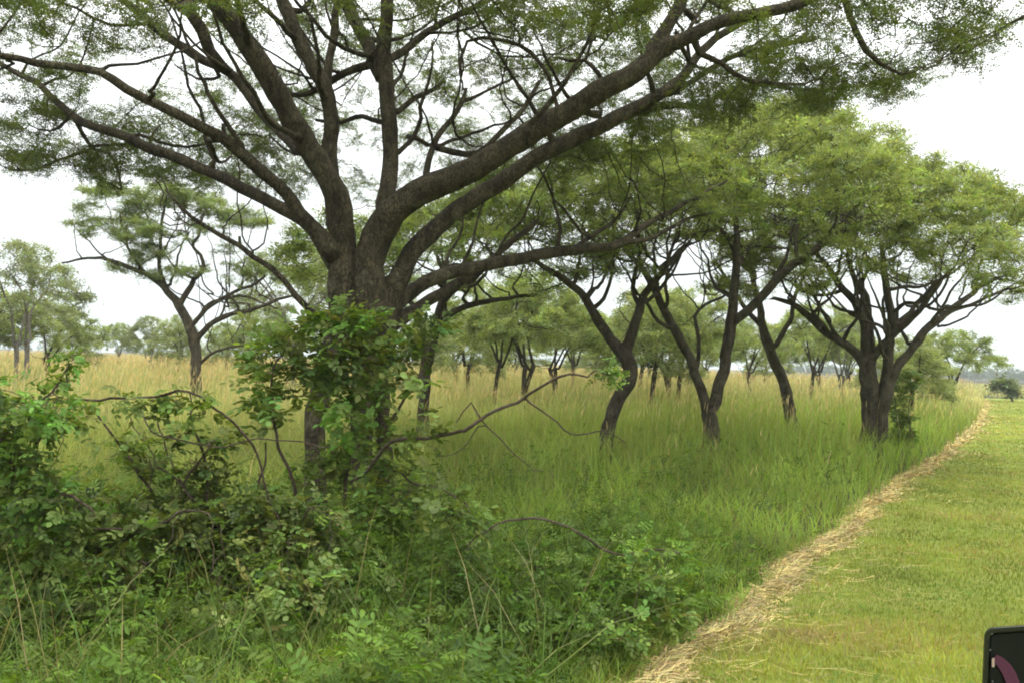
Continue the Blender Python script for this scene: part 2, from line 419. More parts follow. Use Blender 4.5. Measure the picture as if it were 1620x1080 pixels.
def strip_width(y):
    return 0.76 * (0.26 + 0.09 * np.sin(y * 1.7) + 0.08 * np.sin(y * 4.1 + 2) + 0.08 * fnoise(y, np.asarray(y) * 0, .35, 25) + 0.004 * y) * np.clip(1.25 - y / 110, 0.3, 1)
def straw_strip():
    # matted layer underneath
    ysr = np.concatenate([np.arange(2.0, 14, 0.06), np.geomspace(14, BY_MAX, 140)])
    V = []; C = []; K = 7
    for j, y in enumerate(ysr):
        w = float(strip_width(y)) * (0.85 + 0.3 * noise.noise((y * 3, 0, 0))) ; bx = float(border_x(y)) - 0.1
        for k in range(K):
            t = k / (K - 1)
            V.append((bx + w * t * (1 + 0.1 * noise.noise((y * 6, 9, k))), y, 0.006 + 0.035 * math.sin(math.pi * t) * (1 + 0.5 * noise.noise((y * 5, k * 1.7, 3))) ))
            C.append(np.array((0.34, 0.27, 0.12)) * random.uniform(0.65, 1.05))
    Q = [(j * K + k, j * K + k + 1, (j + 1) * K + k + 1, (j + 1) * K + k) for j in range(len(ysr) - 1) for k in range(K - 1)]
    parts = [(np.array(V), Q, None, np.array(C))]
    n = 62000
    y = np.exp(rng.uniform(math.log(3.0), math.log(BY_MAX), n)); w = strip_width(y)
    t = rng.normal(0.45, 0.36, n) + (rng.uniform(size=n) < .14) * rng.exponential(.7, n) * np.clip(1.0 + 1.6 * fnoise(y, y * 0, .8, 22), 0, 2); ok = (t > -0.5) & (rng.uniform(size=n) < 0.62 + 0.5 * fnoise(y, t * 2, 0.3, 21)); y, w, t = keep(ok, y, w, t); n = len(y)
    x = border_x(y) - 0.1 + w * t
    c = C3(n, (0.58, 0.46, 0.18), 0.25); bn = rng.uniform(size=n) < 0.25; c[bn] = C3(int(bn.sum()), (0.27, 0.19, 0.085), 0.25); gr = rng.uniform(size=n) < 0.16; c[gr] = C3(int(gr.sum()), (0.2, 0.22, 0.06))
    parts.append(flat_stalks(x, y, rng.uniform(0.05, 0.26, n), np.maximum(rng.uniform(.002, .004, n), y * 0.0005), 0.012 + 0.06 * np.exp(-((t - .45) / .4) ** 2) * rng.uniform(0, 1, n), c, 0.22,
                             ang=rng.normal(1.1, 0.9, n)))
    V, Q, T, Cc = merge(parts)
    link('dry_cuttings', mkmesh('dry_cuttings', V, Q, T, Cc), M_straw, kind='stuff',
         label='strip of dry straw coloured cuttings along the edge of the lawn', category='straw')

# ------------------------------------------------------------------ leaf templates
def leaf_units(tpl, P, D3, Nn, S, colr):
    """tpl: (verts k x 3 [along, side, normal], quads, tris); P positions; D3 direction; Nn normal; S scale; colr per unit"""
    tv, tq, tt, tshade = tpl
    D3 = D3 / np.maximum(np.linalg.norm(D3, axis=1, keepdims=True), 1e-6)
    B = np.cross(Nn, D3); B /= np.maximum(np.linalg.norm(B, axis=1, keepdims=True), 1e-6)
    Nn = np.cross(D3, B)
    n = len(P); k = len(tv)
    V = P[:, None, :] + S[:, None, None] * (tv[None, :, 0, None] * D3[:, None, :] + tv[None, :, 1, None] * B[:, None, :] + tv[None, :, 2, None] * Nn[:, None, :])
    b = (np.arange(n) * k)[:, None, None]
    Q = (b + tq[None]).reshape(-1, 4) if tq is not None and len(tq) else None
    T = (b + tt[None]).reshape(-1, 3) if tt is not None and len(tt) else None
    C = (colr[:, None, :] * tshade[None, :, None]).reshape(-1, 3)
    return V.reshape(-1, 3), Q, T, C

def tpl_pinnate(pairs=6, L=1.0, ll=0.22, lw=0.10, seed=1):
    r = random.Random(seed); V = []; Q = []; sh = []
    def leaflet(bx, by, ang, l, w):
        ca, sa = math.cos(ang), math.sin(ang); z = r.uniform(-.06, .06); s = r.uniform(.8, 1.2); b = len(V); dz = r.uniform(-.5, .5) * l
        for (u, v, zz) in ((0, 0, 0), (l * .5, w * .5, dz * .4), (l, 0, dz), (l * .5, -w * .5, dz * .4)):
            V.append((bx + u * ca - v * sa, by + u * sa + v * ca, z + zz)); sh.append(s)
        Q.append((b, b + 1, b + 2, b + 3))
    for i in range(pairs):
        t = (i + 0.7) / pairs * L; bend = -0.12 * t
        for s in (-1, 1): leaflet(t, 0, s * r.uniform(.8, 1.3), ll * r.uniform(.7, 1.15) * (1 - 0.25 * i / pairs), lw * r.uniform(.8, 1.2))
    leaflet(L, 0, 0, ll, lw)
    return np.array(V), np.array(Q), None, np.array(sh)

def tpl_broad(nl=7, seed=2, ll=0.45, lw=0.27):
    """spray of rounded leaflets along a short stalk, each folded at the midrib and drooping"""
    r = random.Random(seed); V = []; Q = []; sh = []
    for i in range(nl):
        if i == nl - 1: bx, ang = 1.0, 0.0
        else: bx = 0.25 + 0.7 * (i // 2) / max(1, (nl - 1) // 2); ang = (1 if i % 2 else -1) * r.uniform(.7, 1.25)
        l = ll * r.uniform(.7, 1.15); w = lw * r.uniform(.8, 1.15); s = r.uniform(.75, 1.25); droop = r.uniform(-.5, .1); b = len(V)
        ca, sa = math.cos(ang), math.sin(ang); fold = r.uniform(.05, .3)
        pts = [(0, 0), (l * .35, w * .42), (l * .75, w * .45), (l, 0.0), (l * .75, -w * .45), (l * .35, -w * .42)]
        for u, v in pts:
            V.append((bx + u * ca - v * sa, u * sa + v * ca, abs(v) * fold + droop * u * u / l)); sh.append(s)
        Q += [(b, b + 1, b + 2, b + 3), (b, b + 3, b + 4, b + 5)]
    b = len(V)                                       # the stalk
    V += [(0, -.012, 0), (0, .012, 0), (1, .008, 0), (1, -.008, 0)]; sh += [.9] * 4; Q.append((b, b + 1, b + 2, b + 3))
    return np.array(V), np.array(Q), None, np.array(sh)

def tpl_tuft(n=9, seed=3, l=0.5, w=0.22, flat=0.45):
    """small rosette of leaves for trees farther off"""
    r = random.Random(seed); V = []; Q = []; sh = []
    for i in range(n):
        a = r.uniform(0, 6.28); e = r.uniform(-.5, .8); px, py, pz = r.gauss(0, .4), r.gauss(0, .4), r.gauss(0, .4 * flat)
        d = Vector((math.cos(a) * math.cos(e), math.sin(a) * math.cos(e), math.sin(e) * .6)).normalized()
        sd_ = d.cross(Vector((r.uniform(-.5, .5), r.uniform(-.5, .5), 1))).normalized(); ll = l * r.uniform(.6, 1.2); ww = w * r.uniform(.7, 1.2); s = r.uniform(.75, 1.25); b = len(V)
        for u, v in ((0, 0), (.5, .5), (1, 0), (.5, -.5)):
            p = Vector((px, py, pz)) + d * (u * ll) + sd_ * (v * ww); V.append(tuple(p)); sh.append(s)
        Q.append((b, b + 1, b + 2, b + 3))
    return np.array(V), np.array(Q), None, np.array(sh)

PIN = [tpl_pinnate(6, seed=s) for s in range(4)]
TUFT = [tpl_tuft(9, seed=s) for s in range(4)]
BROAD = [tpl_broad(7, seed=1), tpl_broad(5, seed=2), tpl_broad(9, seed=3)]
HERB = [tpl_broad(9, seed=5, ll=0.32, lw=0.12), tpl_broad(7, seed=6, ll=0.4, lw=0.16)]

# ------------------------------------------------------------------ skeletons
class Skel:
    def __init__(s): s.P = []; s.par = []; s.R = []; s.ok = []
    def add(s, p, par, r, ok): s.P.append(np.array(p, float)); s.par.append(par); s.R.append(r); s.ok.append(ok); return len(s.P) - 1
    def limb(s, pts, step=0.12, attach=True, ok_from=0.0, wig=0.012, world=False, D0=None, frm=None):
        """pts: (px, py, width_px, D); attached to the nearest node so far"""
        A = np.array([p if world else at(p[0], p[1], p[3]) for p in pts]) if not world else np.array([p[:3] for p in pts])
        R = np.array([p[2] * mpx(p[3]) / 2 for p in pts]) if not world else np.array([p[3] for p in pts])
        par = -1; pts0 = A
        if attach and len(s.P):
            PP = np.array(s.P); par = int(np.argmin(((PP - A[0]) ** 2).sum(1)))
            A = np.vstack([PP[par], A]); R = np.concatenate([[min(R[0] * 1.15, s.R[par])], R])
            if np.linalg.norm(A[1] - A[0]) < 0.05: A = np.delete(A, 1, 0); R = np.delete(R, 1)
        # catmull-rom
        out = []; n = len(A); Lt = sum(np.linalg.norm(A[i + 1] - A[i]) for i in range(n - 1)); run = 0
        ids = []
        for i in range(n - 1):
            p0, p1, p2, p3 = A[max(i - 1, 0)], A[i], A[i + 1], A[min(i + 2, n - 1)]
            L = np.linalg.norm(p2 - p1); m = max(1, int(L / step))
            for k in range(m):
                t = k / m
                if i == 0 and k == 0 and par >= 0: continue
                q = 0.5 * ((2 * p1) + (-p0 + p2) * t + (2 * p0 - 5 * p1 + 4 * p2 - p3) * t * t + (-p0 + 3 * p1 - 3 * p2 + p3) * t ** 3)
                r_ = R[i] + (R[i + 1] - R[i]) * t
                q = q + np.array(noise.noise_vector(Vector(q * 2.5))) * wig * 2 + np.array(noise.noise_vector(Vector(q * 8))) * wig * .7
                par = s.add(q, par, r_, (run + L * t) / Lt >= ok_from); ids.append(par)
            run += L
        par = s.add(A[-1], par, R[-1], True); ids.append(par)
        return ids
    def colonize(s, A, step=0.13, kill=0.2, iters=120, jit=0.35, infl=1e9, seed=0, trop=0.0):
        r = np.random.default_rng(seed)
        s.n0 = len(s.P)
        P = np.array(s.P); ok = np.array(s.ok)
        idx = np.nonzero(ok)[0]
        near = np.zeros(len(A), int); nd = np.full(len(A), 1e9)
        for c in range(0, len(idx), 400):
            I = idx[c:c + 400]; d = np.linalg.norm(A[:, None] - P[I][None], axis=2); j = d.argmin(1); m = d[np.arange(len(A)), j]
            u = m < nd; nd[u] = m[u]; near[u] = I[j[u]]
        P = list(P); seen = {}
        alive = nd > kill
        for it in range(iters):
            ids = np.nonzero(alive & (nd < infl))[0]
            if len(ids) == 0: break
            nn = near[ids]; un, inv = np.unique(nn, return_inverse=True)
            PP = np.array([P[k] for k in un]); dv = A[ids] - PP[inv]; dv /= np.linalg.norm(dv, axis=1, keepdims=True) + 1e-9
            sm = np.zeros((len(un), 3)); np.add.at(sm, inv, dv)
            new = []
            for k in range(len(un)):
                d = sm[k]; L = np.linalg.norm(d)
                if L < 1e-6: d = r.normal(size=3); L = np.linalg.norm(d)
                d = d / L + r.normal(0, jit, 3) * 0.5; d[2] += trop; d /= np.linalg.norm(d)
                q = PP[k] + d * step; node = int(un[k])
                ch = seen.setdefault(node, [])
                if len(ch) >= 3: 
                    continue
                ch.append(q); new.append(s.add(q, node, 0, True)); P.append(q)
            if not new: break
            NP = np.array([P[k] for k in new]); al = np.nonzero(alive)[0]
            for c in range(0, len(al), 3000):
                I = al[c:c + 3000]; d = np.linalg.norm(A[I][:, None] - NP[None], axis=2); j = d.argmin(1); m = d[np.arange(len(I)), j]
                u = m < nd[I]; nd[I[u]] = m[u]; near[I[u]] = np.array(new)[j[u]]
            alive &= nd > kill
            # drop attractors stuck on saturated nodes
            for k in ids:
                if alive[k] and len(seen.get(int(near[k]), ())) >= 3 and r.uniform() < 0.3: alive[k] = False
    def finish(s, tip=0.004, p=2.4, cap=0.6):
        n = len(s.P); s.P = np.array(s.P); s.par = np.array(s.par); R = np.array(s.R, float)
        n0 = getattr(s, 'n0', n)
        acc = np.zeros(n); ht = np.zeros(n, int); s.kids = [[] for _ in range(n)]
        for i in range(n):
            if s.par[i] >= 0: s.kids[s.par[i]].append(i)
        for i in range(n - 1, -1, -1):
            r = max(acc[i], tip ** p)
            if i >= n0:
                R[i] = r ** (1 / p)
                acc[s.par[i]] += r; ht[s.par[i]] = max(ht[s.par[i]], ht[i] + 1)
        for i in range(n0, n):                                     # never thicker than what it grows from
            q = s.par[i]; lim = R[q] * (cap if q < n0 else 1.0)
            if R[i] > lim: R[i] = max(lim, tip)
        s.R = R; s.ht = ht
    def tubes(s, min_r=0.0, shade=None):
        parts = []; n0 = getattr(s, 'n0', len(s.P)); done = np.zeros(len(s.P), bool)
        starts = [(i, None) for i in range(len(s.P)) if s.par[i] < 0]
        Vs = []; Qs = []; off = 0
        while starts:
            i, pr = starts.pop()
            ch = [] if pr is None else [pr]
            cur = i
            while True:
                ch.append(cur); ks = s.kids[cur]
                if not ks: break
                ks = sorted(ks, key=lambda k: (-(k < n0 and k == cur + 1), -(s.R[k] + 0.02 * float(np.dot(s.P[k] - s.P[cur], s.P[cur] - s.P[ch[-2]]) if len(ch) > 1 else 0))))
                for k in ks[1:]: starts.append((k, cur))
                cur = ks[0]
            if len(ch) < 2: continue
            P = s.P[ch]; R = s.R[ch].copy()
            if R.max() < min_r: continue
            if pr is not None:
                R[0] = min(R[1] * 1.35, s.R[pr])
            rm = R.max(); K = 14 if rm > 0.06 else 9 if rm > 0.03 else 6 if rm > 0.012 else 4 if rm > 0.006 else 3
            T = np.gradient(P, axis=0); T /= np.linalg.norm(T, axis=1, keepdims=True) + 1e-9
            mt = P[-1] - P[0]; mt = mt / (np.linalg.norm(mt) + 1e-9)
            ref = np.cross(mt, (0.3, 0.9, 0.2)); ref /= np.linalg.norm(ref) + 1e-9
            U = ref[None] - (T @ ref)[:, None] * T; U /= np.linalg.norm(U, axis=1, keepdims=True) + 1e-9
            Wv = np.cross(T, U); a = np.linspace(0, 2 * math.pi, K, endpoint=False)
            ring = U[:, None] * np.cos(a)[None, :, None] + Wv[:, None] * np.sin(a)[None, :, None]
            rr = np.repeat(R[:, None], K, 1)
            if rm > 0.03:
                for u in range(len(ch)):
                    if R[u] > 0.02:
                        for v in range(K):
                            q = P[u] + ring[u, v] * R[u]
                            rr[u, v] *= 1 + 0.16 * noise.noise(Vector(q * 7)) + 0.10 * noise.noise(Vector(q * 19))
            V = (P[:, None] + ring * rr[:, :, None]).reshape(-1, 3)
            m = len(ch); b = np.arange(m - 1)[:, None] * K; k0 = np.arange(K)[None]; k1 = (k0 + 1) % K
            Q = np.stack([b + k0, b + k1, b + K + k1, b + K + k0], 2).reshape(-1, 4) + off
            Vs.append(V); Qs.append(Q); off += len(V)
        return np.concatenate(Vs), np.concatenate(Qs)

def leaves_on(sk, tpls, size, per, maxht, colr, spread=0.06, flat=0.35, dvar=0.15, up=0.8, total=None, seed=0, hv=0.06, mask=None, droop=0.0):
    r = np.random.default_rng(seed)
    n0 = sk.n0; ids = np.nonzero((np.arange(len(sk.P)) >= n0) & (sk.ht <= maxht))[0]
    if total: per = max(1, total / max(1, len(ids)))
    k = np.floor(per).astype(int) if not np.isscalar(per) else int(per)
    rep = ids.repeat(int(math.ceil(per)))
    if per != math.ceil(per): rep = rep[r.uniform(size=len(rep)) < per / math.ceil(per)]
    if mask is not None: rep = rep[mask(sk.P[rep])]
    n = len(rep)
    base = sk.P[rep]; gd = base - sk.P[sk.par[rep]]; gd /= np.linalg.norm(gd, axis=1, keepdims=True) + 1e-9
    t = r.uniform(0, 1, (n, 1)); P = sk.P[sk.par[rep]] * (1 - t) + base * t + r.normal(0, spread, (n, 3)) * np.array([1, 1, flat])
    d = gd * 0.6 + r.normal(0, 0.8, (n, 3)); d[:, 2] = d[:, 2] * 0.5 + 0.05 - droop
    nn = r.normal(0, 0.45, (n, 3)); nn[:, 2] += up
    parts = []; w = r.integers(0, len(tpls), n)
    tone = fnoise(P[:, 0] + P[:, 2] * .7, P[:, 1] - P[:, 2] * .4, 0.6, seed + 2)
    c = np.array(colr)[None] * (1 + 0.22 * tone[:, None]) * (1 + r.normal(0, dvar, (n, 1))) * (1 + r.normal(0, hv, (n, 3)))
    c = np.clip(c, 0.004, 0.8); S = size * r.uniform(0.65, 1.25, n)
    for q in range(len(tpls)):
        m = w == q
        if m.any(): parts.append(leaf_units(tpls[q], P[m], d[m], nn[m], S[m], c[m]))
    return merge(parts)

def dome(cx, cy, rx, ry, z_edge, z_top, thick, n, thr=-0.1, sc_=0.8, lower=None, seed=0, zs=2.2, upper=None):
    """attraction points in a flat-topped, layered umbrella crown"""
    r = np.random.default_rng(seed); out = []
    while len(out) < n:
        a = r.uniform(0, 6.283); q = math.sqrt(r.uniform()); 
        edge = 1 + 0.16 * math.sin(3 * a + seed) + 0.1 * math.sin(7 * a + 2 * seed)
        x = cx + math.cos(a) * q * rx * edge; y = cy + math.sin(a) * q * ry * edge
        zt = z_top - (z_top - z_edge) * q ** 2.2 + 0.25 * noise.noise(Vector((x * .6, y * .6, seed)))
        z = zt - thick * r.uniform() ** 1.8 * (1 - 0.45 * q * q)
        if noise.noise(Vector((x / sc_, y / sc_, z * zs / sc_ + seed * 7))) < thr: continue
        if lower is not None or upper is not None:
            px, py = project(np.array([x, y, z]))
            if lower is not None and py > np.interp(px, lower[0], lower[1]) + 14 * math.sin(px * .045) : continue
            if upper is not None and py < np.interp(px, upper[0], upper[1]) + 10 * math.sin(px * .06): continue
        out.append((x, y, z))
    return np.array(out)

def pads(L, n, seed=0):
    """L: (px, py, rx_px, ry_px, D, depth_m)"""
    r = np.random.default_rng(seed); w = np.array([p[2] * p[3] * p[5] * p[4] ** 2 for p in L], float); w /= w.sum(); out = []
    while len(out) < n:
        p = L[r.choice(len(L), p=w)]
        v = r.normal(size=3); v /= np.linalg.norm(v); v *= r.uniform() ** (1 / 2.6)
        out.append(at(p[0] + v[0] * p[2], p[1] + v[1] * p[3], p[4] + v[2] * p[5]))
    return np.array(out)

def dome_px(px, D, rpx, py_top, py_edge, thick_px, n, ry=None, **k):
    c = at(px, py_edge, D); m = mpx(D)
    return dict(cx=c[0], cy=D, rx=rpx * m, ry=(ry or rpx) * m, z_edge=c[2], z_top=at(px, py_top, D)[2], thick=thick_px * m, n=n, **k)

def make_plant(name, base, sk, leafdata, mbark, mleaf, label, category, group=None, trunk='trunk', crown='crown', min_r=0.0):
    base = np.array(base, float)
    root = empty(name, tuple(base), label=label, category=category, group=group)
    V, Q = sk.tubes(min_r)
    link(trunk, mkmesh(trunk, V - base, Q, None, None, smooth=True), mbark, root)
    if leafdata is not None:
        V, Q, T, C = leafdata
        link(crown, mkmesh(crown, V - base, Q, T, C), mleaf, root)
    return root

def copy_tree(root, loc, rz, s, label, group):
    c = root.copy(); col.objects.link(c); c.location = loc; c.rotation_euler = (0, 0, rz); c.scale = s; c['label'] = label
    if group: c['group'] = group
    for ch in root.children:
        d = ch.copy(); col.objects.link(d); d.parent = c
    return c

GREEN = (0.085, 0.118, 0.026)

def side_limbs(s, ids, A, rr, fr=(.3, .42, .55, .68, .8, .9), rmax=.042, Lr=(.7, 2.4), k=.5, upz=.25, skip=.15):
    for f in fr:
        if rr.random() < skip: continue
        nd = ids[int(f * (len(ids) - 1))]; p0 = s.P[nd]; v = A - p0; L = np.linalg.norm(v, axis=1)
        c = np.nonzero((L > Lr[0]) & (L < Lr[1]) & (v[:, 2] > upz * L))[0]
        if not len(c): continue
        q = A[c[rr.randrange(len(c))]]; r0 = min(s.R[nd] * k, rmax); m = p0 * .5 + q * .5 + np.array([rr.gauss(0, .1), rr.gauss(0, .1), -.12 * np.linalg.norm(q - p0)])
        s.limb([tuple(p0 + (m - p0) * .3) + (r0,), tuple(m) + (r0 * .75,), tuple(q) + (.008,)], step=.12, ok_from=.3, wig=.035, world=True)

# ------------------------------------------------------------------ the big tree
def main_tree():
    s = Skel()
    D = 8.0
    LI = []
    def L(pts, **k):
        ids = s.limb([(p[0], p[1], p[2] * .75, p[3] if len(p) > 3 else D) for p in pts], step=0.11, **k); LI.append(ids); return ids
    NO = 2.0
    L([(498, 885, 62, 7.9), (500, 820, 50, 7.9), (500, 740, 45, 7.9), (498, 670, 44, 7.9), (508, 610, 48, 7.95), (530, 550, 58), (543, 500, 67), (545, 450, 67), (540, 405, 56)], ok_from=NO, attach=False)
    L([(572, 890, 67, 8.1), (574, 820, 53, 8.1), (572, 740, 46, 8.1), (573, 650, 48, 8.1), (582, 570, 61, 8.05), (592, 500, 74), (585, 450, 72), (580, 400, 58)], ok_from=NO, attach=False)
    L([(618, 885, 46, 8.3), (614, 820, 36, 8.3), (610, 740, 32, 8.3), (606, 660, 34, 8.25), (602, 590, 40, 8.2), (606, 530, 46, 8.1), (612, 480, 50, 8.1), (622, 440, 48, 8.1)], ok_from=NO, attach=False)
    # upward limbs of the left stem
    L([(540, 400, 62), (538, 330, 54, 7.9), (522, 285, 50, 7.8), (492, 235, 47, 7.7), (462, 190, 46, 7.6), (440, 148, 46, 7.5), (415, 105, 45, 7.4), (380, 52, 42, 7.3), (345, 8, 40, 7.2), (310, -40, 34, 7.1), (260, -110, 22, 7)], ok_from=0.35)
    L([(470, 236, 26, 7.9), (440, 205, 22, 8.1), (415, 180, 20, 8.3), (385, 140, 19, 8.4), (350, 108, 20, 8.5), (310, 86, 20, 8.6), (265, 58, 18, 8.7), (226, 28, 17, 8.8), (190, -6, 14, 9), (150, -40, 9, 9.1)])
    L([(350, 106, 24, 8.3), (330, 80, 25, 8.2), (318, 48, 26, 8.1), (296, 14, 26, 8.0), (270, -30, 20, 7.9)])
    L([(536, 350, 48, 8.2), (526, 300, 42, 8.25), (522, 250, 34, 8.3), (526, 190, 32, 8.3), (516, 140, 32, 8.3), (490, 95, 31, 8.3), (467, 48, 30, 8.3), (445, 0, 28, 8.3), (425, -50, 20, 8.3)], ok_from=0.35)
    L([(519, 150, 20, 8.4), (521, 90, 18, 8.5), (530, 40, 17, 8.5), (536, -10, 14, 8.5), (545, -60, 10, 8.5)])
    # upright pair
    L([(585, 410, 60), (602, 360, 42, 8.1), (612, 300, 36, 8.2), (618, 240, 34, 8.3), (613, 170, 33, 8.35), (607, 100, 32, 8.4), (611, 40, 30, 8.4), (616, -20, 26, 8.4), (622, -80, 18, 8.4)], ok_from=0.4)
    L([(600, 120, 30, 8.4), (586, 78, 28, 8.5), (568, 44, 27, 8.6), (548, 0, 25, 8.7), (530, -50, 18, 8.7)])
    L([(616, 96, 18, 8.5), (650, 72, 16, 8.7), (690, 44, 15, 8.9), (735, 20, 13, 9.1), (780, -4, 11, 9.3)])
    L([(598, 98, 18, 8.6), (560, 112, 17, 8.8), (520, 132, 15, 9), (485, 150, 12, 9.2), (440, 150, 9, 9.4)])
    L([(606, 195, 12, 8.5), (575, 185, 10, 8.7), (540, 195, 9, 8.9), (500, 190, 7, 9.1)])
    L([(628, 178, 13, 8.5), (655, 158, 11, 8.7), (675, 148, 10, 8.9), (700, 130, 8, 9.1)])
    # great right limb
    L([(580, 420, 78), (596, 375, 66), (620, 335, 62, 7.95), (662, 306, 60, 7.9), (700, 288, 57, 7.85), (750, 266, 53, 7.8), (807, 233, 50, 7.75), (873, 190, 48, 7.7), (940, 152, 46, 7.65), (1007, 112, 42, 7.6), (1055, 70, 38, 7.6),
       (1075, 68, 34, 7.6), (1120, 42, 28, 7.6), (1165, 28, 26, 7.6), (1213, 20, 25, 7.6), (1262, 8, 24, 7.6), (1310, -18, 20, 7.6), (1370, -50, 14, 7.6)], ok_from=0.35)
    L([(1030, 92, 34, 7.6), (1052, 50, 30, 7.6), (1072, 12, 28, 7.6), (1090, -30, 22, 7.6), (1120, -80, 14, 7.6)])
    L([(1330, -25, 16, 7.5), (1340, 12, 14, 7.4), (1352, 45, 14, 7.4), (1368, 78, 13, 7.4), (1395, 100, 9, 7.4), (1425, 118, 6, 7.4)])
    L([(673, 292, 16, 7.9), (680, 250, 14, 8), (690, 218, 13, 8.1), (715, 188, 12, 8.2), (730, 160, 11, 8.3), (738, 140, 5, 8.3)])
    L([(735, 156, 9, 8.3), (760, 150, 7, 8.4), (790, 135, 6, 8.6), (820, 120, 5, 8.7)])
    L([(735, 246, 14, 8.1), (770, 232, 12, 8.3), (797, 205, 12, 8.4), (818, 182, 11, 8.5), (840, 158, 10, 8.6), (853, 130, 8, 8.7)])
    L([(880, 168, 10, 7.8), (866, 120, 9, 7.8), (838, 82, 9, 7.8), (800, 64, 8, 7.8), (765, 60, 8, 7.8), (738, 68, 7, 7.8), (727, 95, 6, 7.8), (729, 128, 5, 7.8)])
    L([(955, 130, 10, 7.7), (935, 104, 9, 7.8), (925, 98, 8, 7.8), (900, 98, 7, 7.9), (885, 92, 5, 8)])
    L([(925, 100, 7, 7.8), (938, 60, 7, 7.9), (940, 10, 6, 8), (942, -30, 5, 8)])
    # second right limb
    L([(624, 450, 46, 8.15), (652, 400, 40, 8.2), (690, 362, 40, 8.3), (740, 322, 38, 8.4), (800, 282, 36, 8.5), (860, 244, 34, 8.6), (923, 212, 33, 8.7), (975, 186, 32, 8.8), (1023, 162, 28, 8.9), (1073, 128, 22, 9), (1110, 80, 18, 9.1), (1147, 50, 16, 9.2), (1200, 20, 12, 9.3)], ok_from=0.35)
    L([(1010, 176, 20, 9), (1045, 168, 17, 9.2), (1080, 168, 14, 9.4), (1115, 168, 11, 9.6), (1145, 146, 10, 9.8), (1200, 136, 9, 10), (1260, 141, 8, 10.1), (1330, 140, 6, 10.2), (1395, 134, 5, 10.3)])
    L([(1060, 150, 15, 9), (1110, 118, 13, 9.1), (1160, 90, 12, 9.2), (1220, 76, 10, 9.2), (1290, 62, 7, 9.3)])
    # long low right limb
    L([(614, 490, 40, 8.3), (650, 464, 32, 8.6), (700, 434, 30, 8.9), (740, 424, 28, 9.2), (780, 418, 27, 9.5), (840, 406, 25, 9.9), (905, 397, 23, 10.3), (957, 393, 20, 10.6), (985, 383, 17, 10.8), (1015, 362, 14, 11.0), (1060, 335, 11, 11.3), (1110, 308, 7, 11.6), (1150, 285, 4, 11.8)], ok_from=0.5)
    L([(985, 384, 12, 10.8), (1030, 378, 10, 11.1), (1075, 352, 8, 11.4), (1130, 335, 5, 11.6)])
    L([(905, 396, 10, 10.3), (940, 372, 9, 10.5), (975, 345, 7, 10.8), (1000, 310, 5, 11)])
    L([(614, 515, 36, 8.3), (672, 482, 24, 8.9), (735, 440, 20, 9.5), (790, 400, 15, 10), (850, 350, 10, 10.5)], ok_from=0.5)
    # left limbs
    L([(530, 420, 40), (505, 378, 34, 8.1), (483, 352, 30, 8.15), (433, 323, 27, 8.3), (383, 298, 25, 8.4), (333, 272, 24, 8.5), (283, 252, 24, 8.6), (233, 234, 22, 8.7), (187, 214, 20, 8.8), (143, 199, 18, 8.9), (117, 184, 16, 9), (90, 162, 15, 9.1), (63, 137, 14, 9.2), (20, 112, 12, 9.3), (-40, 80, 9, 9.4)], ok_from=0.35)
    L([(524, 400, 44, 7.9), (500, 365, 34, 7.85), (474, 338, 30, 7.8), (452, 305, 28, 7.7), (417, 276, 27, 7.6), (383, 244, 26, 7.5), (353, 218, 26, 7.4), (317, 200, 24, 7.3), (283, 182, 22, 7.25), (233, 160, 20, 7.2), (200, 140, 19, 7.15), (157, 113, 18, 7.1), (100, 104, 17, 7.05), (33, 94, 15, 7), (-30, 84, 12, 6.9), (-110, 60, 8, 6.8)], ok_from=0.35)
    L([(356, 214, 14, 7.4), (354, 196, 9, 7.4)])
    L([(120, 190, 10, 9), (128, 208, 9, 9.1), (145, 234, 8, 9.2), (172, 242, 7, 9.3), (186, 262, 6, 9.3), (192, 300, 5, 9.3)])
    L([(140, 236, 8, 9.2), (118, 244, 7, 9.3), (90, 255, 6, 9.4), (60, 268, 5, 9.5), (20, 270, 4, 9.6)])
    L([(150, 230, 7, 9.2), (190, 229, 6, 9.1), (215, 230, 6, 9)])
    # low left branch
    L([(520, 505, 24, 7.9), (492, 492, 14, 7.8), (468, 468, 13, 7.8), (452, 448, 12, 7.8), (432, 426, 12, 7.8), (402, 405, 11, 7.8), (380, 388, 11, 7.8), (350, 374, 10, 7.8), (322, 358, 9, 7.8), (300, 343, 8, 7.8), (278, 322, 6, 7.8), (262, 300, 4, 7.8)], ok_from=0.9)
    L([(380, 388, 9, 7.8), (379, 374, 6, 7.8)], ok_from=NO)
    L([(433, 428, 8, 7.8), (434, 424, 5, 7.7)], ok_from=NO)
    low = ([-400, 0, 120, 200, 300, 420, 520, 640, 760, 900, 1000, 1100, 1250, 1350, 1420, 1500, 1570, 1615, 1660], [250, 262, 285, 300, 300, 300, 320, 300, 310, 290, 250, 200, 172, 165, 150, 130, 95, 55, -30])
    A1 = dome(-0.6, 8.9, 6.6, 4.6, 4.8, 6.7, 1.6, 6400, thr=0.05, sc_=0.7, lower=low, seed=3, zs=1.8)
    A2 = dome(-5.2, 10.4, 3.0, 1.9, 4.1, 5.0, 1.0, 700, thr=0.08, sc_=0.6, lower=low, seed=4)
    A3 = dome(3.2, 9.6, 2.6, 1.9, 4.7, 5.3, 0.9, 700, thr=0.08, sc_=0.6, lower=low, seed=5)
    A4 = pads([(60, 235, 60, 24, 9.3, .5), (170, 250, 60, 22, 9.2, .5), (260, 285, 50, 14, 8.8, .4), (1290, 105, 90, 45, 8.5, .7), (1400, 110, 80, 38, 8.3, .7), (1500, 70, 70, 35, 8.0, .6), (900, 240, 80, 40, 10.5, .7), (760, 270, 60, 40, 10.2, .7), (420, 220, 60, 40, 9.6, .6)], 700, 6)
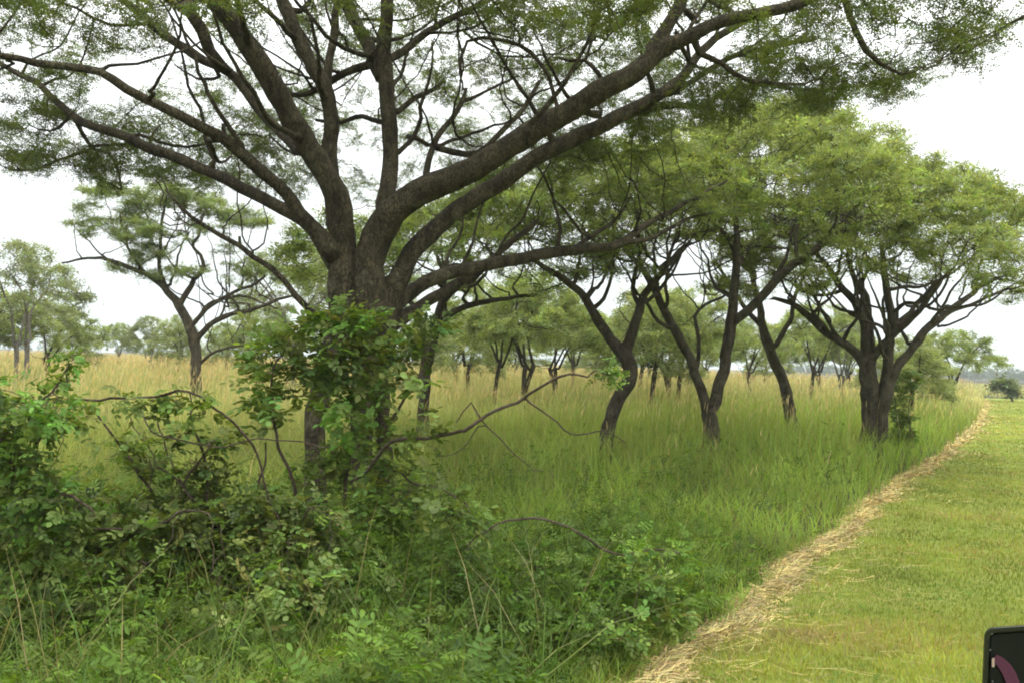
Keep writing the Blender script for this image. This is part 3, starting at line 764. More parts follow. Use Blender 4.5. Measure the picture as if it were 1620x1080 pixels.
    A = np.vstack([A1, A2, A3, A4, pads([(1090, 315, 60, 25, 11.6, .6), (1000, 300, 50, 25, 11, .6)], 160, 9)])
    rr = random.Random(4)
    for ids in LI[3:]:
        if len(ids) > 7: side_limbs(s, ids, A, rr, fr=(.34, .45, .56, .68, .8, .9), rmax=.03, Lr=(.6, 1.8), k=.42, upz=-.15, skip=.2)
    # twigs leave the limbs on their outer, upper side: none between the limbs and the open ground below
    SP = np.array(s.P); SR = np.array(s.R); m = SR > 0.045; lx, ly = project(SP[m]); lD = SP[m][:, 1]; ax, ay = project(A)
    near_ = ((ax[:, None] - lx[None]) ** 2 + (ay[:, None] - ly[None]) ** 2 < 34 ** 2) & (A[:, 1][:, None] < lD[None] + .35)
    A = A[~(near_.any(1) & (rng.uniform(size=len(A)) < .9))]
    s.colonize(A, step=0.12, kill=0.17, iters=140, jit=0.6, seed=1)
    s.finish(tip=0.0042, p=2.15)
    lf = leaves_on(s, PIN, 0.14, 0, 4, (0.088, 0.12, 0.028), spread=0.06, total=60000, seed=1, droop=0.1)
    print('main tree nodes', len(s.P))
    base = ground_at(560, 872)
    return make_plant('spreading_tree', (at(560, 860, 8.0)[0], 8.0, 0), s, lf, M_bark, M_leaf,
                      'huge spreading tree with three fused dark stems behind the leafy shrub', 'tree')

# ------------------------------------------------------------------ the nearer trees of the grove
def grove_tree(limbs, dm, label, nA=1500, leaf=9000, size=0.17, colr=GREEN, seed=1, kill=0.22, step=0.15, extra=None, base=None, bark=None, name='flat_topped_tree', maxht=3, tpl=None):
    s = Skel()
    A = dome(**dm) if dm else None
    if extra is not None: A = extra if A is None else np.vstack([A, extra])
    rr = random.Random(seed)
    for i, (pts, okf) in enumerate(limbs):
        kw = (.70 if i == 0 else 0.66) if dm else .9
        ids = s.limb([(p[0], p[1], p[2] * kw, p[3]) for p in pts], step=0.14, ok_from=okf, wig=0.022, attach=i > 0)
        if i == 0: continue
        side_limbs(s, ids, A, rr)
    s.colonize(A, step=step, kill=kill, iters=90, jit=0.5, seed=seed)
    s.finish(tip=0.007, p=2.05)
    rq = np.random.default_rng(seed + 9)
    def msk(P):
        if not dm: return np.ones(len(P), bool)
        q = ((P[:, 0] - dm['cx']) / dm['rx']) ** 2 + ((P[:, 1] - dm['cy']) / dm['ry']) ** 2
        zt = dm['z_top'] - (dm['z_top'] - dm['z_edge']) * np.clip(q, 0, 1.3) ** 1.1; h = (zt - P[:, 2]) / dm['thick']
        return rq.uniform(size=len(P)) < np.clip(1.25 - 1.8 * h, .08, 1) * np.clip(1 + 1.2 * fnoise(P[:, 0] + P[:, 1] * .3, P[:, 2] * 2.5 + P[:, 1] * .4, .6, seed), .25, 1)
    l1 = leaves_on(s, PIN, size * 1.6, 0, maxht, colr, spread=0.08, flat=0.3, total=leaf * .95, seed=seed, mask=msk, dvar=.2)
    l2 = leaves_on(s, TUFT, size, 0, maxht, np.array(colr) * 1.05, spread=0.09, flat=0.25, total=leaf * .5, seed=seed + 1, mask=msk, dvar=.2)
    lf = merge([l1, l2])
    b = s.P[0].copy(); b[2] = 0
    return make_plant(name, b, s, lf, bark or M_bark_far, M_leaf, label, 'tree')

def base_pt(px, D): return at(px, hor(px) + 1.9 * FPX / D, D)

def grove():
    # the tree with the crooked S shaped trunk
    D = 15.5; gy = hor(960) + 1.9 * FPX / D
    grove_tree([
        ([(955, gy + 4, 42, D), (957, 720, 34, D), (965, 665, 31, D), (977, 636, 31, D), (993, 605, 32, D), (996, 580, 34, D), (985, 555, 38, D)], 2),
        ([(980, 552, 32, D), (965, 538, 26, D), (948, 510, 24, D), (938, 488, 22, D), (925, 470, 20, D), (905, 452, 18, D), (885, 436, 16, D - .2), (862, 422, 13, D - .4), (835, 405, 9, D - .6)], .6),
        ([(990, 550, 30, D), (1000, 520, 24, D), (1010, 494, 22, D), (1016, 470, 19, D), (1040, 440, 16, D + .2), (1060, 415, 14, D + .4), (1090, 385, 10, D + .6)], .5),
        ([(1008, 480, 12, D), (1002, 455, 11, D), (1006, 425, 10, D), (1012, 400, 9, D), (1005, 370, 7, D)], .3),
        ([(1018, 465, 12, D), (1045, 430, 10, D - .4), (1062, 400, 8, D - .7), (1075, 370, 6, D - 1)], .3),
        ([(925, 468, 9, D), (935, 455, 7, D), (940, 440, 5, D), (938, 410, 4, D)], .9)],
        dome_px(985, D, 235, 225, 345, 120, 2300, thr=.1, zs=4, seed=11,
             lower=([700, 780, 900, 1000, 1100, 1220, 1300], [440, 455, 440, 400, 400, 420, 380])),
        'tree with an S-bent trunk forking low, right of the big tree', leaf=11000, size=.15, seed=11, colr=(0.165, 0.215, 0.055), maxht=3)
    # V forked tree
    D = 16.0; gy = hor(1125) + 1.9 * FPX / D
    grove_tree([
        ([(1124, gy + 4, 44, D), (1124, 720, 38, D), (1124, 670, 34, D), (1122, 645, 36, D)], 2),
        ([(1118, 645, 26, D), (1108, 615, 24, D), (1095, 575, 23, D), (1078, 545, 22, D), (1062, 512, 21, D), (1046, 480, 20, D), (1035, 455, 18, D), (1015, 425, 14, D + .3), (990, 395, 10, D + .5)], .6),
        ([(1126, 645, 30, D), (1138, 610, 28, D), (1148, 575, 27, D), (1152, 540, 27, D), (1157, 505, 27, D), (1160, 470, 22, D), (1164, 440, 20, D), (1166, 400, 18, D), (1166, 360, 14, D), (1162, 320, 9, D)], .6),
        ([(1160, 510, 24, D), (1180, 492, 22, D - .1), (1205, 470, 21, D - .2), (1232, 440, 20, D - .3), (1258, 418, 19, D - .4), (1285, 400, 18, D - .5), (1320, 375, 15, D - .6), (1360, 345, 11, D - .8)], .5),
        ([(1100, 590, 10, D + .2), (1106, 560, 10, D + .3), (1104, 525, 9, D + .4), (1100, 500, 8, D + .5), (1118, 480, 7, D + .6), (1150, 465, 6, D + .6)], .9),
        ([(1166, 420, 13, D), (1190, 390, 11, D + .2), (1212, 370, 10, D + .3), (1240, 330, 7, D + .5)], .4),
        ([(1166, 400, 11, D), (1145, 370, 10, D - .2), (1120, 345, 8, D - .4), (1090, 320, 6, D - .6)], .4),
        ([(1262, 415, 11, D - .4), (1258, 385, 10, D - .3), (1262, 350, 8, D - .2), (1275, 320, 6, D)], .4)],
        dome_px(1175, D, 285, 175, 340, 150, 3200, thr=.1, zs=4, seed=12,
             lower=([850, 930, 1050, 1150, 1250, 1400, 1480], [330, 400, 400, 400, 410, 390, 330])),
        'V-forked tree between the S-bent tree and the many-stemmed tree', leaf=15500, size=.15, seed=12, colr=(0.20, 0.25, 0.075), maxht=3)
    # many stemmed tree by the lawn
    D = 17.0; gy = hor(1388) + 1.9 * FPX / D
    grove_tree([
        ([(1388, gy + 5, 66, D), (1384, 740, 56, D), (1378, 690, 46, D), (1380, 650, 40, D), (1375, 610, 38, D), (1372, 575, 38, D)], 2),
        ([(1391, gy - 40, 38, D), (1391, 690, 36, D - .1), (1397, 645, 32, D - .1), (1404, 610, 32, D - .1), (1404, 580, 24, D - .1), (1406, 540, 22, D), (1409, 505, 20, D), (1404, 470, 18, D), (1398, 430, 15, D), (1394, 390, 10, D)], .6),
        ([(1370, 582, 24, D), (1352, 556, 22, D), (1332, 540, 20, D), (1308, 525, 19, D), (1290, 512, 17, D), (1272, 492, 15, D - .1), (1252, 480, 12, D - .2), (1225, 472, 9, D - .3)], .5),
        ([(1368, 570, 24, D), (1368, 530, 20, D), (1362, 500, 19, D), (1345, 470, 17, D + .1), (1325, 450, 15, D + .2), (1312, 425, 13, D + .3), (1290, 400, 9, D + .4)], .5),
        ([(1378, 570, 24, D + .1), (1376, 530, 22, D + .2), (1374, 500, 19, D + .3), (1370, 470, 16, D + .4), (1352, 440, 13, D + .6), (1340, 405, 9, D + .8)], .5),
        ([(1382, 565, 20, D - .1), (1395, 545, 18, D - .2), (1420, 522, 17, D - .3), (1445, 502, 16, D - .5), (1470, 470, 13, D - .7), (1490, 440, 9, D - .9)], .5),
        ([(1408, 610, 26, D - .1), (1420, 580, 22, D - .1), (1438, 556, 19, D), (1455, 530, 18, D), (1480, 508, 17, D + .1), (1510, 486, 15, D + .2), (1540, 462, 12, D + .3), (1575, 440, 8, D + .4)], .5),
        ([(1425, 575, 14, D + .1), (1448, 548, 12, D + .2), (1470, 520, 12, D + .4), (1500, 495, 10, D + .6), (1545, 478, 8, D + .8), (1590, 458, 6, D + 1)], .5),
        ([(1412, 520, 14, D), (1440, 495, 12, D + .2), (1462, 470, 10, D + .3), (1480, 445, 8, D + .4)], .3),
        ([(1330, 538, 10, D), (1310, 510, 9, D - .2), (1295, 480, 8, D - .3), (1280, 450, 6, D - .4)], .3)],
        dome_px(1440, D, 280, 258, 445, 150, 3500, thr=.1, zs=4, seed=13,
             lower=([1150, 1200, 1300, 1400, 1500, 1600, 1700], [460, 478, 455, 440, 455, 470, 475])),
        'many-stemmed umbrella tree standing nearest the strip of dry cuttings', leaf=20000, size=.15, seed=13, colr=(0.20, 0.25, 0.075), maxht=3)
    # leaning tree behind those two
    D = 21.0; gy = hor(1255) + 1.9 * FPX / D
    grove_tree([
        ([(1262, gy + 4, 34, D), (1254, 670, 28, D), (1246, 630, 25, D), (1236, 595, 24, D), (1222, 562, 24, D), (1212, 535, 24, D)], 2),
        ([(1210, 535, 20, D), (1205, 505, 18, D), (1200, 475, 16, D), (1190, 440, 13, D), (1185, 390, 10, D)], .6),
        ([(1222, 550, 14, D), (1240, 525, 12, D), (1252, 500, 11, D), (1258, 465, 9, D), (1280, 420, 7, D)], .6),
        ([(1205, 515, 12, D), (1180, 490, 11, D), (1160, 460, 9, D), (1130, 410, 7, D)], .5)],
        dome_px(1245, D, 250, 170, 320, 160, 2400, thr=.08, zs=4, seed=14, sc_=1.1,
             upper=([950, 1050, 1150, 1250, 1350, 1420, 1450, 1520], [260, 215, 175, 165, 180, 200, 260, 300]), lower=([900, 1100, 1300, 1500], [390, 400, 400, 380])),
        'grey leaning tree seen between the V-forked and the many-stemmed tree', leaf=12500, size=.18, seed=14, colr=(0.21, 0.26, 0.08), kill=.28, step=.19, bark=M_bark)
    # dark tree behind the big tree
    D = 16.5; gy = hor(672) + 1.9 * FPX / D
    grove_tree([
        ([(668, gy + 4, 36, D), (670, 660, 26, D), (672, 620, 24, D), (673, 585, 26, D), (678, 555, 30, D)], 2),
        ([(682, 550, 24, D), (690, 525, 20, D), (706, 502, 17, D), (730, 488, 15, D), (765, 478, 13, D), (805, 472, 10, D), (845, 468, 7, D)], .4),
        ([(674, 550, 20, D), (668, 520, 16, D), (658, 495, 13, D), (640, 460, 10, D), (620, 420, 8, D)], .4),
        ([(690, 520, 22, D), (700, 480, 20, D), (722, 455, 18, D), (750, 440, 15, D), (790, 400, 11, D), (830, 360, 7, D)], .4),
        ([(700, 480, 14, D), (702, 440, 11, D), (690, 400, 8, D)], .4)],
        dome_px(735, D, 265, 310, 430, 120, 2300, thr=.12, zs=4, seed=15,
             lower=([450, 560, 700, 800, 900, 1000], [440, 470, 460, 460, 470, 430])),
        'dark low tree with an arching limb just behind the big tree', leaf=10500, size=.15, seed=15, colr=(0.15, 0.20, 0.05), maxht=3)
    # sparse tree on the left
    D = 22.0; gy = hor(310) + 1.9 * FPX / D
    P1 = pads([(175, 302, 55, 12, D, .8), (225, 322, 50, 12, D + .5, .9), (300, 315, 60, 16, D + 1, .9), (150, 352, 60, 10, D, .6), (215, 372, 50, 20, D - .3, .8), (235, 400, 40, 16, D, .7), (195, 430, 26, 12, D, .4), (210, 345, 40, 14, D + .5, .7),
               (250, 432, 40, 12, D, .5), (300, 428, 26, 12, D - .3, .5), (330, 425, 28, 10, D, .5), (345, 330, 50, 16, D + .5, .8), (330, 360, 30, 10, D, .5), (390, 420, 30, 14, D, .5), (430, 430, 34, 18, D + .5, .5), (370, 440, 28, 10, D, .4), (400, 350, 40, 14, D + .5, .7), (270, 375, 30, 12, D, .5), (135, 325, 34, 8, D, .5), (270, 300, 40, 12, D, .6), (360, 395, 30, 12, D, .5), (300, 350, 30, 10, D + .4, .5)], 1100, 16)
    grove_tree([
        ([(312, gy + 4, 28, D), (311, 650, 21, D), (310, 600, 19, D), (309, 560, 18, D), (306, 530, 19, D)], 2),
        ([(305, 528, 17, D), (296, 506, 16, D), (284, 484, 15, D), (270, 466, 13, D), (252, 448, 11, D), (228, 432, 9, D), (200, 422, 8, D), (175, 412, 7, D), (150, 409, 5, D), (120, 412, 4, D), (98, 416, 3, D)], .4),
        ([(286, 480, 11, D), (296, 462, 10, D), (306, 442, 9, D), (322, 428, 7, D), (318, 405, 6, D), (305, 388, 5, D), (315, 372, 5, D), (322, 340, 4, D)], .4),
        ([(258, 452, 8, D), (252, 420, 7, D), (254, 390, 6, D), (256, 350, 5, D), (262, 318, 4, D)], .4),
        ([(312, 535, 12, D), (325, 522, 10, D), (345, 505, 9, D), (375, 495, 8, D), (405, 488, 7, D), (440, 474, 6, D), (470, 465, 4, D)], .5),
        ([(308, 512, 8, D), (325, 490, 7, D), (345, 475, 7, D), (370, 462, 6, D), (400, 452, 5, D), (420, 436, 4, D)], .4),
        ([(310, 508, 6, D), (330, 480, 5, D), (362, 470, 5, D), (390, 470, 4, D), (440, 488, 3, D)], .8),
        ([(232, 434, 6, D), (205, 400, 5, D), (198, 375, 4, D), (190, 340, 3, D)], .2),
        ([(315, 577, 5, D), (335, 560, 5, D), (360, 550, 4, D), (390, 546, 3, D)], .9)],
        None, 'sparse half-bare tree alone in the yellow grass on the left', leaf=6500, size=.13, seed=16, extra=P1, colr=(0.17, 0.22, 0.075), kill=.2, step=.16, bark=M_bark, maxht=2)

# ------------------------------------------------------------------ farther trees: three kinds, then copies
def world_tree(name, H, spread, seed, leaf, colr, bark, label, stems=1, th=1.3, thr=-.02, size=.18, flat=True, group=None, zlow=0.55):
    r = random.Random(seed); s = Skel(); NO = 2
    fk = H * (0.40 if stems == 1 else 0.36)
    first = True
    for st in range(stems):
        bx = 0 if stems == 1 else r.uniform(-.18, .18); lx = r.uniform(-.25, .25)
        s.limb([(bx, r.uniform(-.1, .1), -0.1, .11), (bx + lx * .2 + r.uniform(-.12, .12), 0, fk * .5, .085), (bx + lx, r.uniform(-.1, .1), fk, .08)], world=True, step=.2, ok_from=NO, attach=False)
        nb = 2 if stems > 1 else 4
        for k in range(nb):
            a = 6.283 * (k + r.random() * .6) / nb + st; e = r.uniform(.5, .8) * spread * .5; x0, z0 = bx + lx, fk * r.uniform(.75, 1)
            s.limb([(x0 + math.cos(a) * .15, math.sin(a) * .15, z0 + .2, .05), (x0 + math.cos(a) * e * .3 + r.uniform(-.2, .2), math.sin(a) * e * .3, z0 + (H * .74 - z0) * .5, .04), (x0 + math.cos(a) * e * .75 + r.uniform(-.2, .2), math.sin(a) * e * .7, H * .68, .03), (x0 + math.cos(a) * e * 1.1, math.sin(a) * e * 1.1, H * .78, .02)], world=True, step=.2, ok_from=.45)
    A = dome(0, 0, spread / 2, spread / 2, H * (.62 if flat else .52), H, th * 1.25, 700, thr=thr, seed=seed, sc_=.9)
    s.colonize(A, step=.22, kill=.3, iters=50, jit=.5, seed=seed); s.finish(tip=.008, p=2.3)
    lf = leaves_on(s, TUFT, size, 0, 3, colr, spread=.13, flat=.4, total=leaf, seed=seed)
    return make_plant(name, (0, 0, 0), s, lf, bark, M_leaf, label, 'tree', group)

def far_trees():
    G = 'trees farther off across the field'
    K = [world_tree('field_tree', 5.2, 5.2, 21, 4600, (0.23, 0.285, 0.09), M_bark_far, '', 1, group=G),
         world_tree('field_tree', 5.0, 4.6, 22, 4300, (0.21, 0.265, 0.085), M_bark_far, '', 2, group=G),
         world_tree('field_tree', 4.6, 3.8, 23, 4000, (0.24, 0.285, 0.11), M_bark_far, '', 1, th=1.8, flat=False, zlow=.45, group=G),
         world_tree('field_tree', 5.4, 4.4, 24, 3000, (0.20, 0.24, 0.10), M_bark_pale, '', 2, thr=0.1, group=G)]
    # (px, D, kind, height factor, width factor, rotation, label)
    T = [
        (28, 30, 3, 1.12, 1.0, 0.3, 'tall pale-trunked tree at the far left edge of the field'),
        (66, 36, 1, .84, .95, 1.1, 'dark-crowned forked tree right behind the tall pale-trunked tree'),
        (118, 44, 2, .75, .75, 2.0, 'small bushy tree right of the dark-crowned forked tree on the left'),
        (-30, 33, 0, .85, .95, .6, 'flat tree cut off by the left edge of the photo, left of the pale-trunked tree'),
        (186, 62, 0, .82, .6, 2.2, 'smallest lone tree on the left skyline, in the gap left of the pale bushy trees'),
        (236, 46, 3, .75, .75, 1.4, 'pale bushy tree just left of the sparse half-bare tree'),
        (278, 42, 2, .88, .7, .2, 'pale bushy tree partly behind the trunk of the sparse half-bare tree'),
        (360, 48, 2, .82, .9, 3.0, 'low tree seen right of the trunk of the sparse half-bare tree'),
        (415, 38, 1, .85, .9, 4.0, 'tree behind the low twigs between the half-bare tree and the big tree'),
        (462, 31, 3, 1.2, 1.0, 5.0, 'light green tree standing close behind the big tree on its left'),
        (600, 34, 0, .95, .9, 2.5, 'tree hidden mostly by the stems of the big tree'),
        (715, 44, 1, .95, 1.1, .9, 'dense low tree right of the dark tree with the arching limb'),
        (738, 34, 2, .95, .95, 1.7, 'slim tree with a thin dark trunk, left of the straight single trunk'),
        (782, 27, 0, .92, .8, 3.3, 'straight single-trunked tree in the centre gap under the long low limb'),
        (840, 26, 1, 1.0, .95, 2.9, 'tree with several upright stems, centre, right of the straight single trunk'),
        (868, 31, 1, .95, .9, .1, 'slender stemmed tree close behind the several upright stems'),
        (905, 40, 0, .95, 1.0, 4.4, 'thin tree seen left of the S-bent trunk in front of the blue gap'),
        (938, 52, 2, .9, 1.1, .8, 'low tree at the foot of the blue gap left of the S-bent trunk'),
        (1028, 27, 2, 1.05, 1.0, 1.0, 'bushy tree just right of the S-bent trunk'),
        (1050, 33, 1, 1.0, 1.0, 5.2, 'dark-stemmed tree in the thicket between the S-bent and V-forked trees'),
        (1072, 29, 0, .95, .9, 2.2, 'thin tree directly left of the foot of the V-forked tree'),
        (1012, 42, 0, 1.0, 1.2, 3.9, 'tree deep in the thicket behind the S-bent trunk'),
        (1180, 42, 1, .95, .9, .5, 'small tree in the gap between the V-forked and the leaning tree'),
        (1212, 55, 2, .8, .8, 2.4, 'distant low tree left of the leaning trunk'),
        (1283, 36, 0, .98, .9, 1.9, 'thin tree right beside the leaning trunk'),
        (1292, 48, 1, .95, .9, 4.9, 'small tree just behind the thin one beside the leaning trunk'),
        (1332, 38, 3, .88, .8, 3.7, 'V-stemmed small tree left of the many-stemmed trunk'),
        (1345, 50, 0, .85, 1.0, .4, 'distant tree close against the left of the many-stemmed trunk'),
        (1436, 27, 2, .72, .8, 5.9, 'dark leaning small tree just right of the many-stemmed trunk'),
        (1507, 36, 0, .78, .78, 1.2, 'round-crowned small tree standing free on the right before the far treeline'),
        (1455, 60, 1, .8, .9, 2.7, 'pale small tree between the dark leaning one and the round-crowned one'),
        (520, 46, 1, .9, 1.1, 1.5, 'tree behind the leafy shrub at the left stem of the big tree'),
        (655, 56, 2, .9, 1.2, 4.1, 'distant low tree behind the trunk of the dark arching tree'),
        (810, 55, 2, .9, 1.2, .7, 'distant tree between the straight single trunk and the upright stems'),
        (1110, 58, 0, .9, 1.2, 3.1, 'distant tree seen through the fork of the V-forked tree'),
        None]
    used = [False] * 4
    for (px, D, k, fh, fw, rz, lab) in T[:-1]:
        P = base_pt(px, D); loc = (P[0], P[1], 0); sc3 = (fw, fw, fh)
        if not used[k]:
            o = K[k]; used[k] = True; o.location = loc; o.rotation_euler = (0, 0, rz); o.scale = sc3; o['label'] = lab; o['group'] = G
        else: copy_tree(K[k], loc, rz, sc3, lab, G)

# ------------------------------------------------------------------ shrubs
def shrub(name, limbs, padl, nA, label, size=0.13, leaf=1500, colr=(0.06, 0.115, 0.03), tpl=BROAD, seed=1, kill=.09, step=.06, maxht=4, base=None, bright=None, category='shrub', group=None, tip=.0018):
    s = Skel()
    for i, (pts, okf, att) in enumerate(limbs): s.limb([(p[0], p[1], p[2] * .72, p[3]) for p in pts], step=.05, ok_from=okf, wig=.03, attach=att)
    if padl:
        s.colonize(pads(padl, nA, seed), step=step, kill=kill, iters=110, jit=.9, seed=seed)
    else: s.n0 = len(s.P)
    s.finish(tip=tip, p=2.3)
    lf = leaves_on(s, tpl, size, 0, maxht, colr, spread=.03, flat=.9, total=leaf, seed=seed, dvar=.22, up=.9, hv=.1, droop=.05) if leaf else None
    if bright:
        bp_ = pads(bright[0], bright[1], seed + 50); n = len(bp_); r = np.random.default_rng(seed)
        d = r.normal(size=(n, 3)); nn = r.normal(0, .4, (n, 3)); nn[:, 2] += 1
        lf = merge([lf, leaf_units(tpl[0], bp_, d, nn, size * r.uniform(.7, 1.1, n), C3(n, (0.12, 0.24, 0.04)))])
    b = s.P[0].copy(); b[2] = 0
    return make_plant(name, b, s, lf, M_twig, M_broad, label, category, group, trunk='stem', crown='foliage')

def shrubs():
    g = lambda px, D: hor(px) + 1.9 * FPX / D
    # climbing over the big tree's stems
    D = 6.6
    shrub('shrub', [
        ([(540, g(540, D), 12, D), (545, 880, 11, D), (540, 800, 10, D), (548, 720, 9, D), (560, 640, 8, D - .1), (540, 560, 6, D - .2), (545, 500, 4, D - .3)], .15, False),
        ([(560, g(560, D), 10, D), (590, 820, 9, D - .2), (600, 740, 8, D - .3), (620, 660, 7, D - .4), (655, 600, 5, D - .5), (672, 560, 4, D - .6)], .15, False),
        ([(520, g(520, D), 9, D), (470, 780, 8, D - .3), (440, 690, 7, D - .4), (430, 620, 6, D - .4), (450, 560, 4, D - .5)], .2, False),
        ([(622, 740, 5, D - .5), (660, 770, 5, D - .7), (685, 772, 4, D - .8), (740, 800, 4, D - 1)], .6, True)],
        [(545, 510, 75, 38, D - .2, .4), (470, 545, 80, 40, D - .3, .4), (430, 590, 60, 45, D - .3, .4), (560, 570, 90, 50, D - .3, .4), (655, 545, 50, 35, D - .4, .3), (655, 595, 34, 26, D - .9, .2), (655, 640, 24, 20, D - 1.2, .15), (505, 600, 40, 34, D + .2, .3), (530, 650, 30, 40, D + .1, .25), (505, 740, 34, 40, D, .25), (560, 700, 40, 36, D - .1, .3),
         (590, 640, 36, 40, D - .4, .3), (420, 640, 40, 36, D - .4, .3), (620, 730, 46, 50, D - .5, .3), (735, 810, 45, 40, D - 1.2, .25), (610, 800, 70, 50, D - .5, .4), (690, 500, 30, 20, D - .5, .2)],
        1800, 'leafy shrub with rounded leaflets climbing over the stems of the big tree', size=.135, leaf=1250, colr=(0.15, 0.215, 0.052), seed=31, bright=([(540, 665, 34, 34, D - .8, .15), (545, 515, 50, 20, D - .5, .2), (960, 600, 1, 1, D, .01)], 34), kill=.1)
    # left edge sprays close to the camera
    D = 4.4
    shrub('shrub', [
        ([(-60, g(-60, D), 16, D), (-70, 900, 14, D), (-40, 780, 12, D), (-10, 700, 10, D), (30, 660, 8, D), (70, 620, 5, D), (110, 575, 3, D)], .3, False),
        ([(-20, 690, 9, D), (30, 735, 9, D), (70, 765, 8, D), (110, 792, 7, D - .1), (150, 815, 5, D - .1)], .5, True),
        ([(-40, 800, 7, D), (20, 780, 6, D + .1), (60, 700, 4, D + .2), (90, 640, 3, D + .2), (105, 590, 3, D + .2)], .5, True)],
        [(25, 660, 60, 34, D, .3), (85, 660, 45, 26, D - .1, .25), (20, 720, 60, 45, D, .3), (-40, 640, 60, 60, D, .3), (105, 600, 26, 22, D + .2, .12), (118, 560, 26, 24, D + .2, .12), (75, 600, 22, 14, D + .2, .1), (60, 800, 80, 50, D, .3)],
        900, 'shrub at the left edge sending a leafy sprig up against the pale trees', size=.09, leaf=850, colr=(0.13, 0.21, 0.046), seed=32, kill=.06, step=.045, bright=([(75, 660, 32, 22, D - .3, .1)], 26))
    # the wide tangled mound at lower left
    D = 5.6
    lim = []
    for bx, tx, ty in ((330, 150, 640), (350, 300, 620), (380, 420, 700), (300, 100, 760), (420, 500, 800), (250, 20, 830), (200, 330, 700), (450, 240, 740)):
        lim.append(([(bx, g(bx, D), 9, D), ((bx * 2 + tx) / 3, (g(bx, D) * 2 + ty) / 3 - 20, 8, D), ((bx + tx * 2) / 3, (g(bx, D) + ty * 2) / 3 - 30, 6, D - .1), (tx, ty, 3.5, D - .2)], .35, False))
    lim += [([(-60, 640, 4, 4.9), (60, 634, 6, 5.0), (130, 636, 6, 5.0), (200, 630, 6, 5.0), (250, 628, 6, 5.0), (300, 621, 6, 5.0), (340, 645, 6, 5.05), (372, 675, 6, 5.1), (400, 710, 6, 5.2), (415, 745, 5, 5.25), (427, 782, 5, 5.3), (450, 850, 5, 5.4)], .2, False),
            ([(130, 838, 5, 4.9), (190, 836, 6, 4.9), (235, 834, 6, 4.9), (265, 822, 6, 4.9), (290, 812, 6, 4.9), (330, 812, 4, 4.9)], .9, False),
            ([(250, 660, 4, D), (270, 720, 5, D), (290, 770, 6, D), (330, 790, 7, D), (380, 820, 7, D), (410, 830, 6, D)], .9, False),
            ([(225, 640, 4, D - .3), (255, 690, 4, D - .3), (320, 700, 4, D - .3), (420, 702, 3, D - .3), (520, 702, 3, D - .3)], .8, False),
            ([(215, 650, 3, D - .2), (240, 720, 4, D - .2), (232, 780, 4, D - .2)], .9, False)]
    shrub('shrub', lim,
        [(60, 830, 90, 60, D - .5, .5), (160, 815, 110, 45, D, .6), (300, 815, 110, 42, D, .6), (420, 820, 80, 50, D, .5), (230, 860, 130, 40, D - .3, .5), (80, 920, 110, 60, D - .6, .5), (400, 880, 110, 55, D - .2, .5), (230, 730, 60, 16, D, .2), (330, 740, 50, 16, D, .2),
         (500, 850, 60, 60, D, .4), (300, 650, 50, 22, 5.0, .2), (215, 640, 40, 16, 5.0, .2), (270, 690, 60, 10, D - .3, .15), (370, 690, 26, 14, D, .15), (30, 990, 90, 60, D - 1, .4), (160, 970, 90, 50, D - .9, .4), (480, 940, 90, 50, D - .7, .4), (380, 1000, 80, 40, D - 1.1, .4)],
        3100, 'wide tangled mound of shrub with bare arching twigs filling the lower left', size=.10, leaf=5000, colr=(0.16, 0.22, 0.055), seed=33, kill=.1, step=.075, maxht=5, bright=([(500, 905, 30, 14, D - .7, .1)], 14))
    # bushy growth at lower centre
    D = 5.9
    lim = []
    for bx, tx, ty in ((700, 620, 880), (760, 740, 860), (820, 850, 880), (880, 960, 890), (940, 1060, 900), (900, 880, 960), (640, 560, 900)):
        lim.append(([(bx, g(bx, D), 7, D), ((bx + tx) / 2, (g(bx, D) + ty) / 2 - 10, 5, D), (tx, ty, 3, D - .1)], .3, False))
    lim += [([(740, 880, 3, 5.2), (770, 846, 5, 5.2), (800, 825, 6, 5.2), (835, 817, 6, 5.2), (875, 821, 6, 5.2), (920, 845, 6, 5.2), (955, 866, 6, 5.2), (985, 880, 5, 5.2), (1030, 874, 4, 5.2), (1075, 874, 3, 5.2)], .95, False)]
    shrub('shrub', lim,
        [(640, 930, 90, 45, D - .4, .5), (760, 900, 90, 40, D, .5), (880, 910, 90, 40, D, .5), (990, 920, 90, 40, D, .4), (1050, 960, 60, 50, D - .4, .3), (820, 990, 120, 50, D - .8, .4), (950, 1010, 100, 50, D - 1, .3), (680, 1020, 100, 60, D - 1.1, .4), (560, 900, 60, 50, D - .3, .4)],
        1500, 'low bushy shrub at lower centre under one bare arched twig', size=.085, leaf=2700, colr=(0.135, 0.21, 0.042), seed=34, kill=.1, step=.075, maxht=5)
    # bare twigs reaching right from the stems
    D = 5.4
